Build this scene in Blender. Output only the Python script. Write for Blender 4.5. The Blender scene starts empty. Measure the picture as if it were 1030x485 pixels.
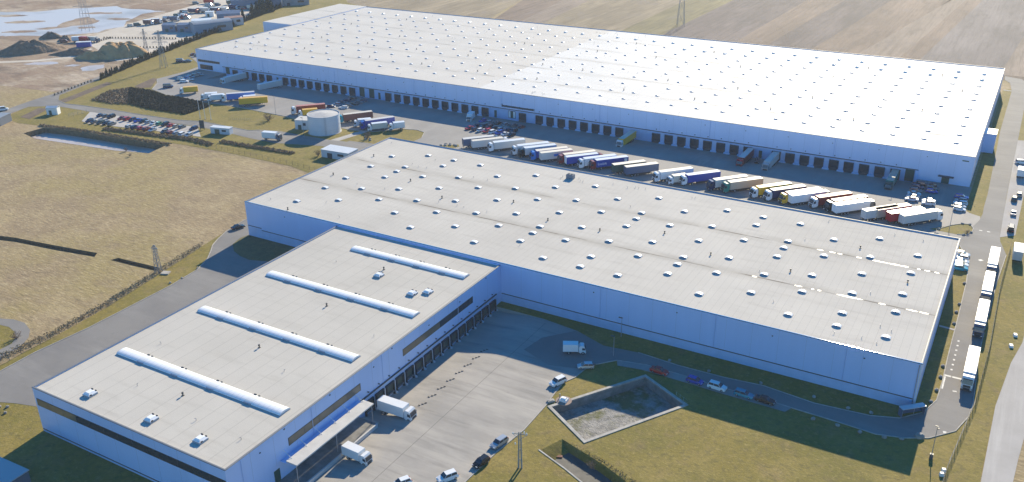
import bpy, bmesh, math, random
from mathutils import Vector, Matrix
from mathutils.geometry import tessellate_polygon
random.seed(7)
R = math.radians
scene = bpy.context.scene
COL = scene.collection

# ------------------------------------------------------------------ camera
cam = bpy.data.cameras.new('camera')
cam.sensor_width = 36.0
cam.lens = 31.85
cam.clip_start = 1.0
cam.clip_end = 9000.0
camo = bpy.data.objects.new('camera', cam)
COL.objects.link(camo)
m = Matrix(((0.86680, -0.19549, 0.45874, 212.89),
            (0.49855, 0.35837, -0.78931, -193.63),
            (-0.01009, 0.91288, 0.40810, 119.48),
            (0, 0, 0, 1)))
camo.matrix_world = m
scene.camera = camo

# ------------------------------------------------------------------ light
SUN_EL, SUN_AZ = 25.2, 6.3          # azimuth from +Y towards -X
w = bpy.data.worlds.new('World')
scene.world = w
w.use_nodes = True
nt = w.node_tree
nt.nodes.clear()
sky = nt.nodes.new('ShaderNodeTexSky')
sky.sky_type = 'NISHITA'
sky.sun_disc = False
sky.sun_elevation = R(SUN_EL)
sky.sun_rotation = R(-SUN_AZ)
sky.altitude = 200
sky.air_density = 1.0
sky.dust_density = 0.1
sky.ozone_density = 3.0
bg = nt.nodes.new('ShaderNodeBackground')
bg.inputs[1].default_value = 0.115
wo = nt.nodes.new('ShaderNodeOutputWorld')
hs = nt.nodes.new('ShaderNodeHueSaturation')      # white balance of the photograph: sun neutral, skylight blue
hs.inputs['Saturation'].default_value = 1.45
hs.inputs['Hue'].default_value = 0.502
nt.links.new(sky.outputs[0], hs.inputs['Color'])
nt.links.new(hs.outputs[0], bg.inputs[0])
nt.links.new(bg.outputs[0], wo.inputs[0])
sl = bpy.data.lights.new('sun', 'SUN')
sl.energy = 5.0
sl.angle = R(0.53)
sl.color = (1.0, 0.88, 0.65)
so = bpy.data.objects.new('sun', sl)
COL.objects.link(so)
sd = Vector((-math.sin(R(SUN_AZ)) * math.cos(R(SUN_EL)), math.cos(R(SUN_AZ)) * math.cos(R(SUN_EL)), math.sin(R(SUN_EL))))
so.rotation_euler = (-sd).to_track_quat('-Z', 'Y').to_euler()
so.location = (0, 400, 300)
scene.view_settings.view_transform = 'Standard'
scene.view_settings.look = 'None'
scene.view_settings.exposure = 0.79
scene.view_settings.gamma = 1.0
scene.render.engine = 'CYCLES'
scene.cycles.max_bounces = 5

# ------------------------------------------------------------------ materials
MATS = {}
def mat(name, col, rough=0.7, metal=0.0, spec=0.5, var=0.0, scale=1.0, col2=None, bump=0.0, bscale=None, stretch=None, detail=6.0, lo=0.35, hi=0.65, coord='world'):
    if name in MATS: return MATS[name]
    mt = bpy.data.materials.new(name); mt.use_nodes = True
    t = mt.node_tree; b = t.nodes['Principled BSDF']
    b.inputs['Base Color'].default_value = (*col, 1)
    b.inputs['Roughness'].default_value = rough
    b.inputs['Metallic'].default_value = metal
    b.inputs['Specular IOR Level'].default_value = spec
    if col2 or var or bump:
        if coord == 'world':
            g = t.nodes.new('ShaderNodeNewGeometry'); src = g.outputs['Position']
        else:
            g = t.nodes.new('ShaderNodeTexCoord'); src = g.outputs['Object']
        if stretch:
            mp = t.nodes.new('ShaderNodeMapping'); t.links.new(src, mp.inputs[0])
            mp.inputs['Scale'].default_value = stretch[:3]
            if len(stretch) > 3: mp.inputs['Rotation'].default_value[2] = stretch[3]
            src = mp.outputs[0]
        n = t.nodes.new('ShaderNodeTexNoise'); n.inputs['Scale'].default_value = scale
        n.inputs['Detail'].default_value = detail; n.inputs['Roughness'].default_value = 0.62
        t.links.new(src, n.inputs['Vector'])
        if col2 or var:
            c2 = col2 or tuple(max(0, c * (1 - var)) for c in col)
            rp = t.nodes.new('ShaderNodeValToRGB')
            rp.color_ramp.elements[0].position = lo; rp.color_ramp.elements[1].position = hi
            rp.color_ramp.elements[0].color = (*c2, 1); rp.color_ramp.elements[1].color = (*col, 1)
            t.links.new(n.outputs[0], rp.inputs[0]); t.links.new(rp.outputs[0], b.inputs['Base Color'])
        if bump:
            n2 = t.nodes.new('ShaderNodeTexNoise'); n2.inputs['Scale'].default_value = bscale or scale * 4
            n2.inputs['Detail'].default_value = 5
            t.links.new(src, n2.inputs['Vector'])
            bp = t.nodes.new('ShaderNodeBump'); bp.inputs['Strength'].default_value = 1.0
            bp.inputs['Distance'].default_value = bump
            t.links.new(n2.outputs[0], bp.inputs['Height']); t.links.new(bp.outputs[0], b.inputs['Normal'])
    MATS[name] = mt
    return mt

def layered(name, base, layers, rough=0.9, bump=0.0, bscale=1.0, bstretch=None, spec=0.3):
    """ground: base colour and a list of (colour, noise scale, lo, hi, stretch or None, strength)"""
    mt = bpy.data.materials.new(name); mt.use_nodes = True
    t = mt.node_tree; b = t.nodes['Principled BSDF']
    b.inputs['Roughness'].default_value = rough; b.inputs['Specular IOR Level'].default_value = spec
    g = t.nodes.new('ShaderNodeNewGeometry')
    cur = t.nodes.new('ShaderNodeRGB'); cur.outputs[0].default_value = (*base, 1); cur = cur.outputs[0]
    for i, (c, s, lo, hi, st, k) in enumerate(layers):
        src = g.outputs['Position']
        mp = t.nodes.new('ShaderNodeMapping'); t.links.new(src, mp.inputs[0])
        mp.inputs['Location'].default_value = (13.7 * i, 5.1 * i, 0)
        if st:
            mp.inputs['Scale'].default_value = (st[0], st[1], 1); mp.inputs['Rotation'].default_value[2] = st[2]
        n = t.nodes.new('ShaderNodeTexNoise'); n.inputs['Scale'].default_value = s; n.inputs['Detail'].default_value = 7
        n.inputs['Roughness'].default_value = 0.65
        t.links.new(mp.outputs[0], n.inputs['Vector'])
        mr = t.nodes.new('ShaderNodeMapRange'); mr.inputs[1].default_value = lo; mr.inputs[2].default_value = hi
        mr.inputs[3].default_value = 0; mr.inputs[4].default_value = k
        t.links.new(n.outputs[0], mr.inputs[0])
        mx = t.nodes.new('ShaderNodeMix'); mx.data_type = 'RGBA'
        t.links.new(mr.outputs[0], mx.inputs[0]); t.links.new(cur, mx.inputs[6]); mx.inputs[7].default_value = (*c, 1)
        cur = mx.outputs[2]
    t.links.new(cur, b.inputs['Base Color'])
    if bump:
        mp = t.nodes.new('ShaderNodeMapping'); t.links.new(g.outputs['Position'], mp.inputs[0])
        if bstretch: mp.inputs['Scale'].default_value = (bstretch[0], bstretch[1], 1); mp.inputs['Rotation'].default_value[2] = bstretch[2]
        n = t.nodes.new('ShaderNodeTexNoise'); n.inputs['Scale'].default_value = bscale; n.inputs['Detail'].default_value = 6
        n.inputs['Roughness'].default_value = 0.7
        t.links.new(mp.outputs[0], n.inputs['Vector'])
        bp = t.nodes.new('ShaderNodeBump'); bp.inputs['Distance'].default_value = bump
        t.links.new(n.outputs[0], bp.inputs['Height']); t.links.new(bp.outputs[0], b.inputs['Normal'])
    MATS[name] = mt
    return mt

FIELD = layered('dry_grass_field', (0.35, 0.255, 0.14), [
    ((0.25, 0.18, 0.105), 0.03, 0.40, 0.64, None, 0.8),
    ((0.45, 0.345, 0.185), 0.045, 0.46, 0.68, (1, 1, 0.3), 0.75),
    ((0.32, 0.245, 0.095), 0.016, 0.46, 0.60, None, 0.85),
    ((0.24, 0.17, 0.10), 0.14, 0.48, 0.66, (0.6, 1.4, 0.45), 0.6),
    ((0.13, 0.095, 0.055), 0.55, 0.50, 0.66, (0.5, 1.7, 0.52), 0.5),
    ((0.60, 0.475, 0.29), 0.75, 0.50, 0.68, (0.45, 1.8, 0.52), 0.5),
    ((0.15, 0.11, 0.06), 1.9, 0.53, 0.64, (0.7, 1.3, 0.52), 0.6)], bump=0.2, bscale=0.9, bstretch=(0.5, 1.6, 0.52))
LAWN = layered('winter_lawn', (0.22, 0.17, 0.033), [
    ((0.16, 0.14, 0.024), 0.045, 0.42, 0.62, None, 0.85),
    ((0.30, 0.225, 0.065), 0.08, 0.46, 0.68, None, 0.75),
    ((0.24, 0.165, 0.08), 0.2, 0.52, 0.70, None, 0.6),
    ((0.13, 0.105, 0.035), 0.6, 0.50, 0.64, None, 0.65),
    ((0.36, 0.28, 0.095), 0.9, 0.53, 0.68, None, 0.6),
    ((0.12, 0.10, 0.03), 2.2, 0.52, 0.66, None, 0.5)], bump=0.12, bscale=1.6)
ASPHALT = layered('asphalt', (0.235, 0.22, 0.205), [
    ((0.17, 0.16, 0.155), 0.05, 0.4, 0.7, None, 0.8),
    ((0.32, 0.30, 0.275), 0.12, 0.5, 0.75, (0.15, 1, 1.57), 0.6),
    ((0.12, 0.115, 0.115), 0.5, 0.58, 0.8, None, 0.4)], rough=0.85, bump=0.01, bscale=6)
ASPHALT_DARK = layered('dark_asphalt', (0.135, 0.13, 0.13), [
    ((0.09, 0.088, 0.09), 0.07, 0.4, 0.7, None, 0.7),
    ((0.19, 0.18, 0.17), 0.2, 0.55, 0.75, (0.2, 1, 0.1), 0.5)], rough=0.85)
YARD = layered('pale_concrete_yard', (0.38, 0.35, 0.315), [
    ((0.25, 0.235, 0.215), 0.045, 0.38, 0.66, None, 0.8),
    ((0.48, 0.44, 0.385), 0.16, 0.46, 0.72, (0.22, 1.3, 0.12), 0.75),
    ((0.17, 0.16, 0.15), 0.3, 0.52, 0.76, (0.12, 1.5, -0.12), 0.7),
    ((0.19, 0.175, 0.165), 0.7, 0.62, 0.8, None, 0.5)], rough=0.8, bump=0.01, bscale=5)
YARD_N = layered('truck_yard_concrete', (0.30, 0.28, 0.26), [
    ((0.22, 0.21, 0.20), 0.03, 0.4, 0.66, None, 0.8),
    ((0.40, 0.375, 0.34), 0.09, 0.48, 0.74, (1.4, 0.2, 0.2), 0.6),
    ((0.16, 0.155, 0.15), 0.25, 0.56, 0.8, (1.6, 0.2, 0.0), 0.55)], rough=0.8)
GRAVEL = layered('pale_gravel_road', (0.46, 0.43, 0.40), [
    ((0.36, 0.33, 0.30), 0.08, 0.4, 0.7, None, 0.7),
    ((0.56, 0.53, 0.49), 0.3, 0.5, 0.75, (1.5, 0.08, 0), 0.7)], rough=0.95, bump=0.03, bscale=4)
SAND = layered('sandy_waste_ground', (0.36, 0.275, 0.185), [
    ((0.25, 0.165, 0.11), 0.022, 0.38, 0.58, None, 0.9),
    ((0.55, 0.46, 0.35), 0.035, 0.5, 0.66, (1, 0.45, 0.5), 0.9),
    ((0.12, 0.085, 0.06), 0.06, 0.50, 0.66, (0.5, 1.4, 0.55), 0.8),
    ((0.22, 0.13, 0.09), 0.25, 0.46, 0.7, (0.5, 1.5, 0.6), 0.7),
    ((0.50, 0.42, 0.32), 0.6, 0.56, 0.74, (0.5, 1.5, 0.6), 0.6)], bump=0.4, bscale=0.35)
PALE_YARD = layered('pale_yard_dust', (0.55, 0.49, 0.41), [
    ((0.43, 0.37, 0.30), 0.04, 0.4, 0.68, None, 0.7),
    ((0.66, 0.60, 0.52), 0.12, 0.5, 0.75, None, 0.6)], rough=0.95)
MULCH = layered('brown_mulch', (0.16, 0.115, 0.085), [((0.09, 0.065, 0.05), 0.6, 0.4, 0.7, None, 0.8), ((0.24, 0.17, 0.12), 0.2, 0.5, 0.75, None, 0.7)], bump=0.3, bscale=1.2)
GARDEN = layered('garden_ground', (0.16, 0.14, 0.06), [((0.09, 0.085, 0.04), 0.4, 0.4, 0.7, None, 0.8)], bump=0.2, bscale=1.2)
PLOUGH = {}
for nm, c in (('brown', (0.225, 0.16, 0.12)), ('mauve', (0.155, 0.12, 0.11)), ('straw', (0.29, 0.225, 0.145)), ('olive', (0.205, 0.17, 0.08)), ('pale', (0.27, 0.205, 0.16)), ('grey', (0.215, 0.18, 0.17))):
    PLOUGH[nm] = layered('ploughed_' + nm, c, [
        (tuple(v * 0.55 for v in c), 0.018, 0.42, 0.64, (1, 0.35, 0.05), 0.8),
        (tuple(v * 0.5 for v in c), 0.11, 0.52, 0.66, (1.2, 0.3, 0.1), 0.65),
        (tuple(v * 1.45 for v in c), 0.05, 0.48, 0.68, (1, 0.2, 0.05), 0.75),
        (tuple(v * 0.5 for v in c), 0.3, 0.47, 0.68, (1.4, 0.05, 0.03), 0.7),
        ((0.20, 0.165, 0.16), 0.06, 0.56, 0.74, (1, 0.5, 0), 0.6)], bump=0.5, bscale=0.5, bstretch=(1.5, 0.12, 0.03))
WATER = mat('pond_water', (0.56, 0.49, 0.45), rough=0.32, spec=1.0, bump=0.03, bscale=0.7, col2=(0.36, 0.29, 0.23), scale=0.02, lo=0.34, hi=0.5)
DARKWATER = mat('ditch_water', (0.05, 0.05, 0.045), rough=0.15, spec=0.6)
DIRT = mat('dark_soil', (0.27, 0.19, 0.13), rough=0.95, col2=(0.14, 0.10, 0.07), scale=0.35, bump=0.6, bscale=0.8)
TANDIRT = mat('tan_soil', (0.52, 0.33, 0.16), rough=0.95, col2=(0.36, 0.22, 0.11), scale=0.25, bump=0.5, bscale=0.6)
DITCHSIDE = mat('ditch_bank', (0.21, 0.16, 0.09), rough=0.95, col2=(0.11, 0.085, 0.05), scale=0.9, bump=0.3, bscale=1.5)
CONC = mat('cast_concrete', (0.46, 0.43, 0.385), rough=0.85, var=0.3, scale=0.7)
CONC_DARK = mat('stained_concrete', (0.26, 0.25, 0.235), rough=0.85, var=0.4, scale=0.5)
STONE = mat('boulder_stone', (0.36, 0.34, 0.31), rough=0.9, var=0.4, scale=1.5)
WALLM = mat('light_metal_cladding', (0.45, 0.60, 0.90), rough=0.38, metal=0.0, spec=0.5, var=0.05, scale=0.25, stretch=(1, 1, .12))
WALL_F = mat('haze_paled_cladding', (0.62, 0.70, 0.92), rough=0.38, spec=0.5, var=0.05, scale=0.25, stretch=(1, 1, .12))  # same cladding as the other walls, colour lightened to stand for haze
WALL_LOW = mat('pale_plinth_panel', (0.40, 0.54, 0.80), rough=0.5, var=0.1, scale=0.4)
TRIM = mat('dark_trim', (0.03, 0.04, 0.05), rough=0.5)
COPING = mat('zinc_coping', (0.16, 0.17, 0.19), rough=0.55, metal=0.0)
COPING_NEW = mat('bright_zinc_coping', (0.55, 0.55, 0.56), rough=0.06, metal=1.0)
DARKDOOR = mat('dark_dock_curtain', (0.018, 0.032, 0.045), rough=0.7)
GREENDOOR = mat('dark_green_door', (0.02, 0.075, 0.06), rough=0.5)
WHITE = mat('white_paint', (0.78, 0.78, 0.77), rough=0.45)
PANELW = mat('white_pier_panel', (0.50, 0.60, 0.80), rough=0.5, var=0.08, scale=0.8)
LAMPM = mat('lamp_housing', (0.08, 0.085, 0.09), rough=0.5)
GLASS = mat('tinted_glass', (0.035, 0.045, 0.06), rough=0.12, spec=0.8)
GLASS_BRONZE = mat('bronze_glass', (0.20, 0.165, 0.11), rough=0.2, spec=0.6, col2=(0.10, 0.09, 0.075), scale=0.12)
ACRYL = mat('milky_acrylic', (0.84, 0.84, 0.85), rough=0.35, spec=0.5)
CURB = mat('grey_upstand', (0.30, 0.33, 0.38), rough=0.7)
RUBBER = mat('tyre_rubber', (0.015, 0.015, 0.016), rough=0.85)
RIM = mat('wheel_rim', (0.45, 0.45, 0.46), rough=0.4, metal=0.6)
STEEL = mat('galvanised_steel', (0.34, 0.35, 0.37), rough=0.5, metal=0.5)
CHASSIS = mat('chassis_black', (0.03, 0.03, 0.032), rough=0.7)
POLEM = mat('concrete_pole', (0.33, 0.32, 0.30), rough=0.85, var=0.2, scale=1.0)
LINE = mat('road_paint', (0.68, 0.67, 0.64), rough=0.7, var=0.35, scale=2.0)
TARLINE = mat('joint_tar', (0.08, 0.078, 0.075), rough=0.8)
TANKM = mat('white_tank_steel', (0.60, 0.63, 0.67), rough=0.4, var=0.06, scale=0.5)
TANKROOF = mat('tank_roof_felt', (0.50, 0.48, 0.46), rough=0.7, var=0.2, scale=0.6)
BARK = mat('bark', (0.10, 0.075, 0.055), rough=0.95)
TWIG = mat('bare_twigs', (0.22, 0.15, 0.11), rough=0.95, var=0.4, scale=2)
LEAF = mat('conifer_green', (0.052, 0.062, 0.032), rough=0.85, col2=(0.03, 0.04, 0.022), scale=0.9)
LEAF_D = mat('shade_bank_leaf', (0.045, 0.052, 0.032), rough=0.85, col2=(0.025, 0.03, 0.02), scale=0.5)
LEAF_W = mat('pale_dry_weeds', (0.34, 0.265, 0.15), rough=0.95, col2=(0.22, 0.165, 0.09), scale=0.4)
LEAF_B = mat('dry_scrub', (0.34, 0.25, 0.16), rough=0.9, col2=(0.20, 0.145, 0.09), scale=0.6)
STRAW = mat('straw_tussock', (0.50, 0.39, 0.23), rough=0.95, col2=(0.33, 0.25, 0.14), scale=0.12)
RED = mat('red_paint', (0.45, 0.02, 0.025), rough=0.35)

def roofmat(name, base, dark, valleys, seam, glossy, split=None, spec=0.28):
    mt = bpy.data.materials.new(name); mt.use_nodes = True
    t = mt.node_tree; b = t.nodes['Principled BSDF']
    b.inputs['Roughness'].default_value = glossy; b.inputs['Specular IOR Level'].default_value = spec
    g = t.nodes.new('ShaderNodeNewGeometry')
    sx = t.nodes.new('ShaderNodeSeparateXYZ'); t.links.new(g.outputs['Position'], sx.inputs[0])
    def math_(op, a, bb=None, c=None):
        n = t.nodes.new('ShaderNodeMath'); n.operation = op
        for i, v in enumerate((a, bb, c)):
            if v is None: continue
            if isinstance(v, (int, float)): n.inputs[i].default_value = v
            else: t.links.new(v, n.inputs[i])
        return n.outputs[0]
    def noise(scale, st=(1, 1, 1), det=6):
        mp = t.nodes.new('ShaderNodeMapping'); mp.inputs['Scale'].default_value = st; t.links.new(g.outputs['Position'], mp.inputs[0])
        n = t.nodes.new('ShaderNodeTexNoise'); n.inputs['Scale'].default_value = scale; n.inputs['Detail'].default_value = det
        n.inputs['Roughness'].default_value = 0.6
        t.links.new(mp.outputs[0], n.inputs['Vector']); return n.outputs[0]
    def mix(f, a, c):
        mx = t.nodes.new('ShaderNodeMix'); mx.data_type = 'RGBA'
        t.links.new(f, mx.inputs[0])
        if isinstance(a, tuple): mx.inputs[6].default_value = (*a, 1)
        else: t.links.new(a, mx.inputs[6])
        if isinstance(c, tuple): mx.inputs[7].default_value = (*c, 1)
        else: t.links.new(c, mx.inputs[7])
        return mx.outputs[2]
    def rng(v, lo, hi, k):
        mr = t.nodes.new('ShaderNodeMapRange'); mr.inputs[1].default_value = lo; mr.inputs[2].default_value = hi
        mr.inputs[3].default_value = 0; mr.inputs[4].default_value = k; t.links.new(v, mr.inputs[0]); return mr.outputs[0]
    cur = mix(rng(noise(0.035), 0.4, 0.68, 0.8), base, dark)
    if split:
        side = math_('LESS_THAN', sx.outputs[0], split[0])
        cur = mix(side, cur, mix(rng(noise(0.05), 0.4, 0.7, 0.8), split[1], split[2]))
    # membrane strips running in Y, each with its own tone, and thin seams
    stripe = math_('FLOOR', math_('DIVIDE', sx.outputs[0], seam))
    wn = t.nodes.new('ShaderNodeTexWhiteNoise'); wn.noise_dimensions = '1D'; t.links.new(stripe, wn.inputs['W'])
    cur = mix(rng(wn.outputs[0], 0, 1, 0.16), cur, dark)
    fr = math_('FRACT', math_('DIVIDE', sx.outputs[0], seam))
    sm = math_('LESS_THAN', fr, 0.05)
    cur = mix(math_('MULTIPLY', sm, 0.3), cur, (dark[0] * .5, dark[1] * .5, dark[2] * .5))
    # grey ponding bands along the valleys and brown silt dashes in them
    for yv in valleys:
        dy = math_('ABSOLUTE', math_('SUBTRACT', sx.outputs[1], yv))
        band = math_('SUBTRACT', 1.0, rng(dy, 0.3, 3.5, 1.0))
        f = math_('MULTIPLY', band, rng(noise(0.09, (0.6, 2, 1)), 0.34, 0.62, 0.6))
        cur = mix(f, cur, (dark[0] * .72, dark[1] * .70, dark[2] * .66))
        core = math_('SUBTRACT', 1.0, rng(dy, 0.10, 0.42, 1.0))
        f = math_('MULTIPLY', core, rng(noise(0.16, (0.5, 3, 1)), 0.5, 0.6, 0.85))
        cur = mix(f, cur, (0.16, 0.13, 0.10))
    cur = mix(rng(noise(0.3, (0.25, 1.6, 1)), 0.52, 0.78, 0.45), cur, (dark[0] * .78, dark[1] * .77, dark[2] * .75))
    cur = mix(rng(noise(0.9), 0.62, 0.8, 0.4), cur, (dark[0] * .6, dark[1] * .6, dark[2] * .6))
    t.links.new(cur, b.inputs['Base Color'])
    rr = t.nodes.new('ShaderNodeMapRange'); t.links.new(noise(0.12), rr.inputs[0])
    rr.inputs[1].default_value = 0.3; rr.inputs[2].default_value = 0.7; rr.inputs[3].default_value = glossy - 0.06; rr.inputs[4].default_value = glossy + 0.1
    t.links.new(rr.outputs[0], b.inputs['Roughness'])
    bp = t.nodes.new('ShaderNodeBump'); bp.inputs['Distance'].default_value = 0.03; bp.inputs['Strength'].default_value = 0.6
    t.links.new(noise(1.2), bp.inputs['Height']); t.links.new(bp.outputs[0], b.inputs['Normal'])
    return mt

# ------------------------------------------------------------------ mesh helpers
class MB:
    def __init__(s): s.v = []; s.f = []; s.m = []
    def box(s, x0, x1, y0, y1, z0, z1, mi=0, taper=0.0):
        b = len(s.v); t = taper
        s.v += [(x0, y0, z0), (x1, y0, z0), (x1, y1, z0), (x0, y1, z0), (x0 + t, y0 + t, z1), (x1 - t, y0 + t, z1), (x1 - t, y1 - t, z1), (x0 + t, y1 - t, z1)]
        s.q(b, [(0, 3, 2, 1), (4, 5, 6, 7), (0, 1, 5, 4), (1, 2, 6, 5), (2, 3, 7, 6), (3, 0, 4, 7)], mi)
        return s
    def q(s, b, fs, mi=0):
        for f in fs: s.f.append(tuple(b + i for i in f)); s.m.append(mi)
    def bar(s, p, q, r0, r1=None, n=6, mi=0):
        p = Vector(p); q = Vector(q); d = q - p
        r1 = r0 if r1 is None else r1
        a = d.orthogonal().normalized(); c = d.normalized().cross(a)
        b = len(s.v)
        for P, r in ((p, r0), (q, r1)):
            for i in range(n):
                t = 2 * math.pi * i / n + math.pi / n
                s.v.append(tuple(P + (a * math.cos(t) + c * math.sin(t)) * r))
        s.q(b, [(i, (i + 1) % n, n + (i + 1) % n, n + i) for i in range(n)] + [tuple(range(n - 1, -1, -1)), tuple(range(n, 2 * n))], mi)
        return s
    def loft(s, secs, mi=0, cap=True):
        """secs: list of rings (lists of points, same count)"""
        b = len(s.v); n = len(secs[0])
        for r in secs: s.v += [tuple(p) for p in r]
        for k in range(len(secs) - 1):
            s.q(b, [(k * n + i, k * n + (i + 1) % n, (k + 1) * n + (i + 1) % n, (k + 1) * n + i) for i in range(n)], mi)
        if cap: s.q(b, [tuple(range(n - 1, -1, -1)), tuple((len(secs) - 1) * n + i for i in range(n))], mi)
        return s
    def poly(s, pts, z, holes=(), mi=0):
        loops = [[Vector((p[0], p[1], 0)) for p in pts]] + [[Vector((p[0], p[1], 0)) for p in h] for h in holes]
        b = len(s.v)
        flat = [p for l in loops for p in l]
        zz = z if callable(z) else (lambda x, y: z)
        s.v += [(p.x, p.y, zz(p.x, p.y)) for p in flat]
        for t in tessellate_polygon(loops):
            a, c, d = (flat[i] for i in t)
            ar = (c.x - a.x) * (d.y - a.y) - (c.y - a.y) * (d.x - a.x)
            if abs(ar) < 1e-6: continue
            s.f.append(tuple(b + i for i in (t if ar > 0 else t[::-1]))); s.m.append(mi)
        return s
    def mesh(s, name, smooth=False):
        me = bpy.data.meshes.new(name); me.from_pydata(s.v, [], s.f)
        me.polygons.foreach_set('material_index', s.m)
        if smooth: me.polygons.foreach_set('use_smooth', [True] * len(s.f))
        me.update(); return me

def obj(name, me, mats=None, parent=None, loc=(0, 0, 0), rz=0.0):
    if isinstance(me, MB): me = me.mesh(name)
    if mats is not None:
        if not isinstance(mats, (list, tuple)): mats = [mats]
        if len(me.materials) == 0:
            for k in mats: me.materials.append(k)
    o = bpy.data.objects.new(name, me); COL.objects.link(o)
    o.location = loc; o.rotation_euler = (0, 0, rz)
    if parent: o.parent = parent
    return o
def tint(o, material, slot=0):
    o.material_slots[slot].link = 'OBJECT'; o.material_slots[slot].material = material
def empty(name, loc=(0, 0, 0), rz=0.0):
    o = bpy.data.objects.new(name, None); COL.objects.link(o); o.location = loc; o.rotation_euler = (0, 0, rz)
    o.empty_display_size = 0.5
    return o
def tag(o, label, cat, group=None):
    o['label'] = label; o['category'] = cat
    if group: o['group'] = group
    return o
def struct(name, mb, material, kind='structure', parent=None):
    o = obj(name, mb, material, parent); o['kind'] = kind; return o
ORD = ['first', 'second', 'third', 'fourth', 'fifth', 'sixth', 'seventh', 'eighth', 'ninth', 'tenth', 'eleventh', 'twelfth', 'thirteenth', 'fourteenth', 'fifteenth', 'sixteenth', 'seventeenth', 'eighteenth', 'nineteenth', 'twentieth']
# ================================================================== SETTING
PIT = [(133.1, -39.1), (146.9, -17.0), (159.1, -23.5), (145.2, -46.7)]
PIT2 = [(138.4, -54.2), (140.6, -48.6), (152.5, -52.4), (160.0, -55.6), (153.5, -60.5)]
TRENCH1 = [(-90.9, -43.9), (-74.9, -40.9), (-66.5, -38.8), (-50.3, -36.6), (-32.3, -33.7), (-30.6, -36.0), (-47.7, -38.9), (-63.1, -40.8), (-71.3, -42.9), (-89, -46)]
TRENCH2 = [(-24.1, -35.1), (-23.3, -33.0), (-6.3, -31.6), (-4.6, -33.6), (-15.8, -34.6)]
DITCH = [(-172.7, 35.2), (-172.4, 45.0), (-155.9, 48.0), (-128.1, 50.4), (-101.6, 53.0), (-99.4, 42.7), (-115.3, 38.2), (-134.8, 35.9), (-161.1, 32.6)]
FX0, FX1, FY0, FY1, FH = -198.0, 202.0, 159.75, 314.7, 11.7
MX1, MY1, MH = 205.0, 78.0, 12.0
AX0, AX1, AY0, AH = 38.7, 96.7, -101.8, 11.45
FDOCK = [(-176, 143.5), (184, 143.5), (184, FY0 + 0.3), (-176, FY0 + 0.3)]
ADOCK = [(AX1 - 0.3, -104.5), (112, -104.5), (112, -3.4), (AX1 - 0.3, -3.4)]

g = MB().poly([(-4500, -1500), (4500, -1500), (4500, 5500), (-4500, 5500)], 0.0, [PIT, PIT2, TRENCH1, TRENCH2, DITCH, FDOCK, ADOCK])
ground = struct('ground', g, FIELD)

LAWN_SITE = [(4.5, -200), (4.3, -87.3), (3.7, -83.8), (3.3, -72.5), (1.5, -55.6), (-2.5, -34.5), (-4.8, -23.2), (-7.2, -12.5), (-11, 9), (-13, 60), (-12, 100), (203, 100), (203, 318), (218, 334), (223.5, 220), (227, 100), (224.8, 44.6), (221, 10), (220, -38), (220, -200)]
struct('lawn', MB().poly(LAWN_SITE, 0.04, [PIT, PIT2, ADOCK]), LAWN)
LAWN_NW = [(-204.7, 47.0), (-212.4, 64.5), (-203.3, 73.4), (-173.9, 72.9), (-93.1, 81.2), (-82.4, 108.1), (-36.2, 111.6), (-27.1, 121.5), (-13.3, 122.1), (-10.5, 110.5), (-14, 100), (-12.9, 60.5), (-16.0, 54), (-35.8, 58.5), (-69.1, 58.9), (-97, 57.3), (-153.3, 51.5), (-174.9, 46.6), (-189.9, 43.8)]
struct('lawn', MB().poly(LAWN_NW, 0.046), LAWN)
LAWN_N = [(-215.8, 81.7), (-227.7, 117.5), (-243.0, 156.6), (-258.5, 201.8), (-277.2, 262.6), (-302.7, 345.3), (-323.5, 397.8), (-292.4, 401.6), (-266.4, 376.3), (-224, 360), (-224, 236), (-199, 236), (-199, 166), (-194.1, 137.5), (-200.6, 132.9), (-182.9, 114.6), (-161.2, 112.6), (-139.8, 110.0), (-109.9, 111.6), (-86.4, 109.7), (-58.5, 108.2), (-74.3, 92.9), (-85.2, 85.5), (-98.2, 86.1), (-126.8, 82.7), (-172.4, 79.6), (-199.3, 75.5)]
struct('lawn', MB().poly(LAWN_N, 0.052), LAWN)

# sandy waste ground and the ploughed strips beyond the great warehouse
WASTE = [(-420, 40), (-300, 62), (-265, 83.2), (-224.3, 88.3), (-234.5, 122.8), (-266.4, 206.3), (-286.0, 268.4), (-313.1, 353.1), (-348.1, 434.9), (-482.8, 640), (-800, 640), (-1100, 376.2), (-800, 60)]
struct('waste_ground', MB().poly(WASTE, 0.03), SAND)
INDYARD = [(-295.9, 167.7), (-324.7, 179.9), (-338.7, 201.9), (-350.5, 235.8), (-360.2, 275.1), (-371.1, 319.0), (-385, 380), (-410, 480), (-350, 480), (-317.9, 356.0), (-290.2, 270.5), (-267.5, 205.7), (-252.3, 162.1), (-256.3, 151.2)]
struct('works_yard', MB().poly(INDYARD, 0.06), PALE_YARD)
edges = [(-470, -700), (-290, -335), (-127, -179), (-105, -136), (-88, -112), (-29, -34), (0.1, 0), (49, 51), (69, 77), (96, 108), (123, 145), (146, 157), (157, 168), (200, 210), (340, 430), (620, 900), (1400, 2200)]
kinds = ['pale', 'straw', 'brown', 'pale', 'straw', 'olive', 'mauve', 'brown', 'mauve', 'brown', 'pale', 'brown', 'grey', 'pale', 'straw', 'brown']
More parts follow.
